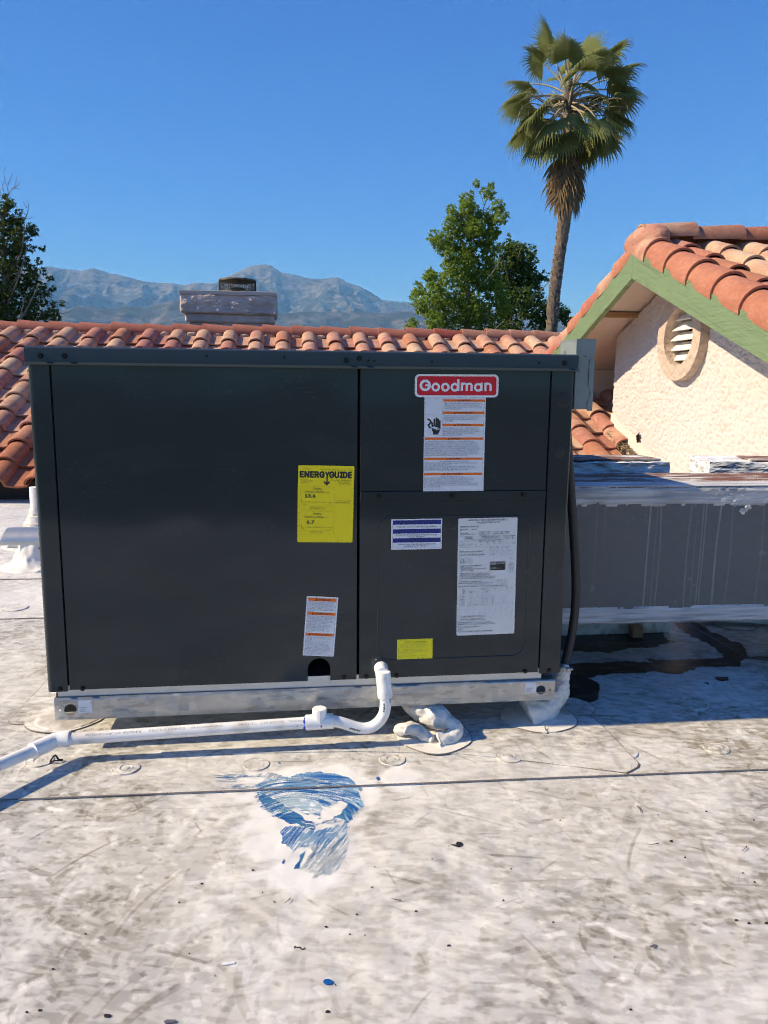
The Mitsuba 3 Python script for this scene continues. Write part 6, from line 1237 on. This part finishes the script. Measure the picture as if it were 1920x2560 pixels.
# main leaves as they stand in the crown: azimuth 0 points right, 90 away, -90 towards the camera
for az, inc, pet, bl, dp, z in ((170, 68, 1.15, .95, .12, 7.35), (35, 70, 1.10, .95, .30, 7.35), (95, 76, 1.0, .95, .25, 7.35), (12, 52, 1.45, .95, .55, 7.3), (-8, 33, 1.35, .95, .38, 7.25), (18, 20, 1.35, .92, .45, 7.2), (-20, 12, 1.30, .90, .45, 7.15), (-35, 22, 1.05, .85, .35, 7.2), (5, -2, 1.35, .90, .6, 7.1), (-60, 48, .85, .90, .75, 7.3), (-90, 18, .75, .80, .8, 7.2), (-110, 55, .8, .9, .6, 7.3), (188, 4, 1.35, .85, .55, 7.1), (205, -14, 1.15, .85, .75, 7.05), (172, -22, 1.35, .85, .7, 7.0), (225, -30, 1.0, .9, .8, 6.95), (160, -38, 1.1, .9, .7, 6.9), (-45, -25, .95, .9, .8, 7.0), (-25, -35, 1.05, .9, .8, 6.95), (10, -28, 1.25, .95, .6, 7.0), (30, -12, 1.3, .95, .5, 7.1), (-70, -32, .9, .95, .9, 6.9), (-15, -52, .8, .95, .9, 6.75), (40, -45, .95, .9, .8, 6.85), (140, 30, 1.15, .9, .4, 7.25), (75, 40, 1.2, .95, .35, 7.3), (55, 15, 1.2, .95, .45, 7.2), (110, 5, 1.2, .9, .5, 7.1), (80, -20, 1.1, .9, .6, 7.0), (125, -30, 1.0, .9, .7, 6.9), (245, -50, .8, .95, .9, 6.8), (200, -52, .95, .9, .8, 6.8), (150, 55, 1.0, .85, .4, 7.35), (60, 66, .85, .85, .4, 7.35), (-5, -14, 1.25, .9, .55, 7.1), (-12, -62, .75, .9, .6, 6.75)):
    frond(R_(az + gp.uniform(-5, 5)), R_(inc), pet * .86, bl * .84, dp * 1.25, int(gp.integers(1e6)), z, twist=R_(gp.uniform(-30, 30)))
for k in range(8):
    frond(R_(k * 137.5 + 20), R_(gp.uniform(-35, 45)), gp.uniform(.7, 1.05), gp.uniform(.7, .85), gp.uniform(.6, 1.0), int(gp.integers(1e6)), gp.uniform(6.85, 7.3), twist=R_(gp.uniform(-40, 40)), nseg=30)
# the skirt of dead leaves
for k in range(26):
    az = k * 2.39996; z = 6.75 - .75 * (k / 26) ; frond(az, R_(gp.uniform(-86, -72)), gp.uniform(.45, .75), gp.uniform(.75, 1.05), gp.uniform(.5, .9), int(gp.integers(1e6)), z, dry=True, spread=58, nseg=14, fold=.8)
for az, inc, L in ((165, 42, 1.25), (178, 30, 1.3), (190, 22, 1.5), (172, 14, 1.45), (200, 10, 1.3), (120, 58, 1.0), (20, 38, 1.3), (10, 34, 1.2), (-10, 14, 1.45), (5, 8, 1.5), (-25, 20, 1.3), (35, 52, 1.3)):
    a, b = R_(az), R_(inc); d = np.array([math.cos(a) * math.cos(b), math.sin(a) * math.cos(b), math.sin(b)]); b0 = tp[int(np.argmin(abs(tp[:, 2] - 7.35)))]
    P_ = spline([b0, b0 + d * L * .6, b0 + d * L + [0, 0, -.12 * L], b0 + d * L * 1.12 + [0, 0, -.34 * L]], 14)
    kk = add(pk + '__seed_stalk', tube(P_, np.linspace(.020, .006, 14), 5), 'stalk', smooth=True)
    for q in range(3, 14, 2):
        e = P_[q] + np.array([gp.normal(0, .05), gp.normal(0, .05), -gp.uniform(.10, .24)]); add(kk + '__sprig', tube([P_[q], (P_[q] + e) / 2 + [gp.normal(0, .02), 0, .02], e], [.005, .004, .003], 4), 'stalk')
for k in range(9):
    a = R_(-90 + (k - 4) * 26); z = 6.78 + .12 * (k % 3); c_ = tp[int(np.argmin(abs(tp[:, 2] - z)))]; o = np.array([math.cos(a), math.sin(a), 0]); s_ = np.array([-math.sin(a), math.cos(a), 0])
    m = trimesh.Trimesh([c_ + o * .12 - s_ * .06, c_ + o * .12 + s_ * .06, c_ + o * .20 + s_ * .04 + [0, 0, .38], c_ + o * .20 - s_ * .04 + [0, 0, .38], c_ + o * .17 - s_ * .04 + [0, 0, .38], c_ + o * .17 + s_ * .04 + [0, 0, .38]], [[0, 1, 2], [0, 2, 3], [3, 2, 5], [3, 5, 4], [0, 3, 4], [1, 5, 2]], process=False)
    add(pk + '__cut_leaf_base', m, 'palm_cut' if k % 2 else 'palm_boot')
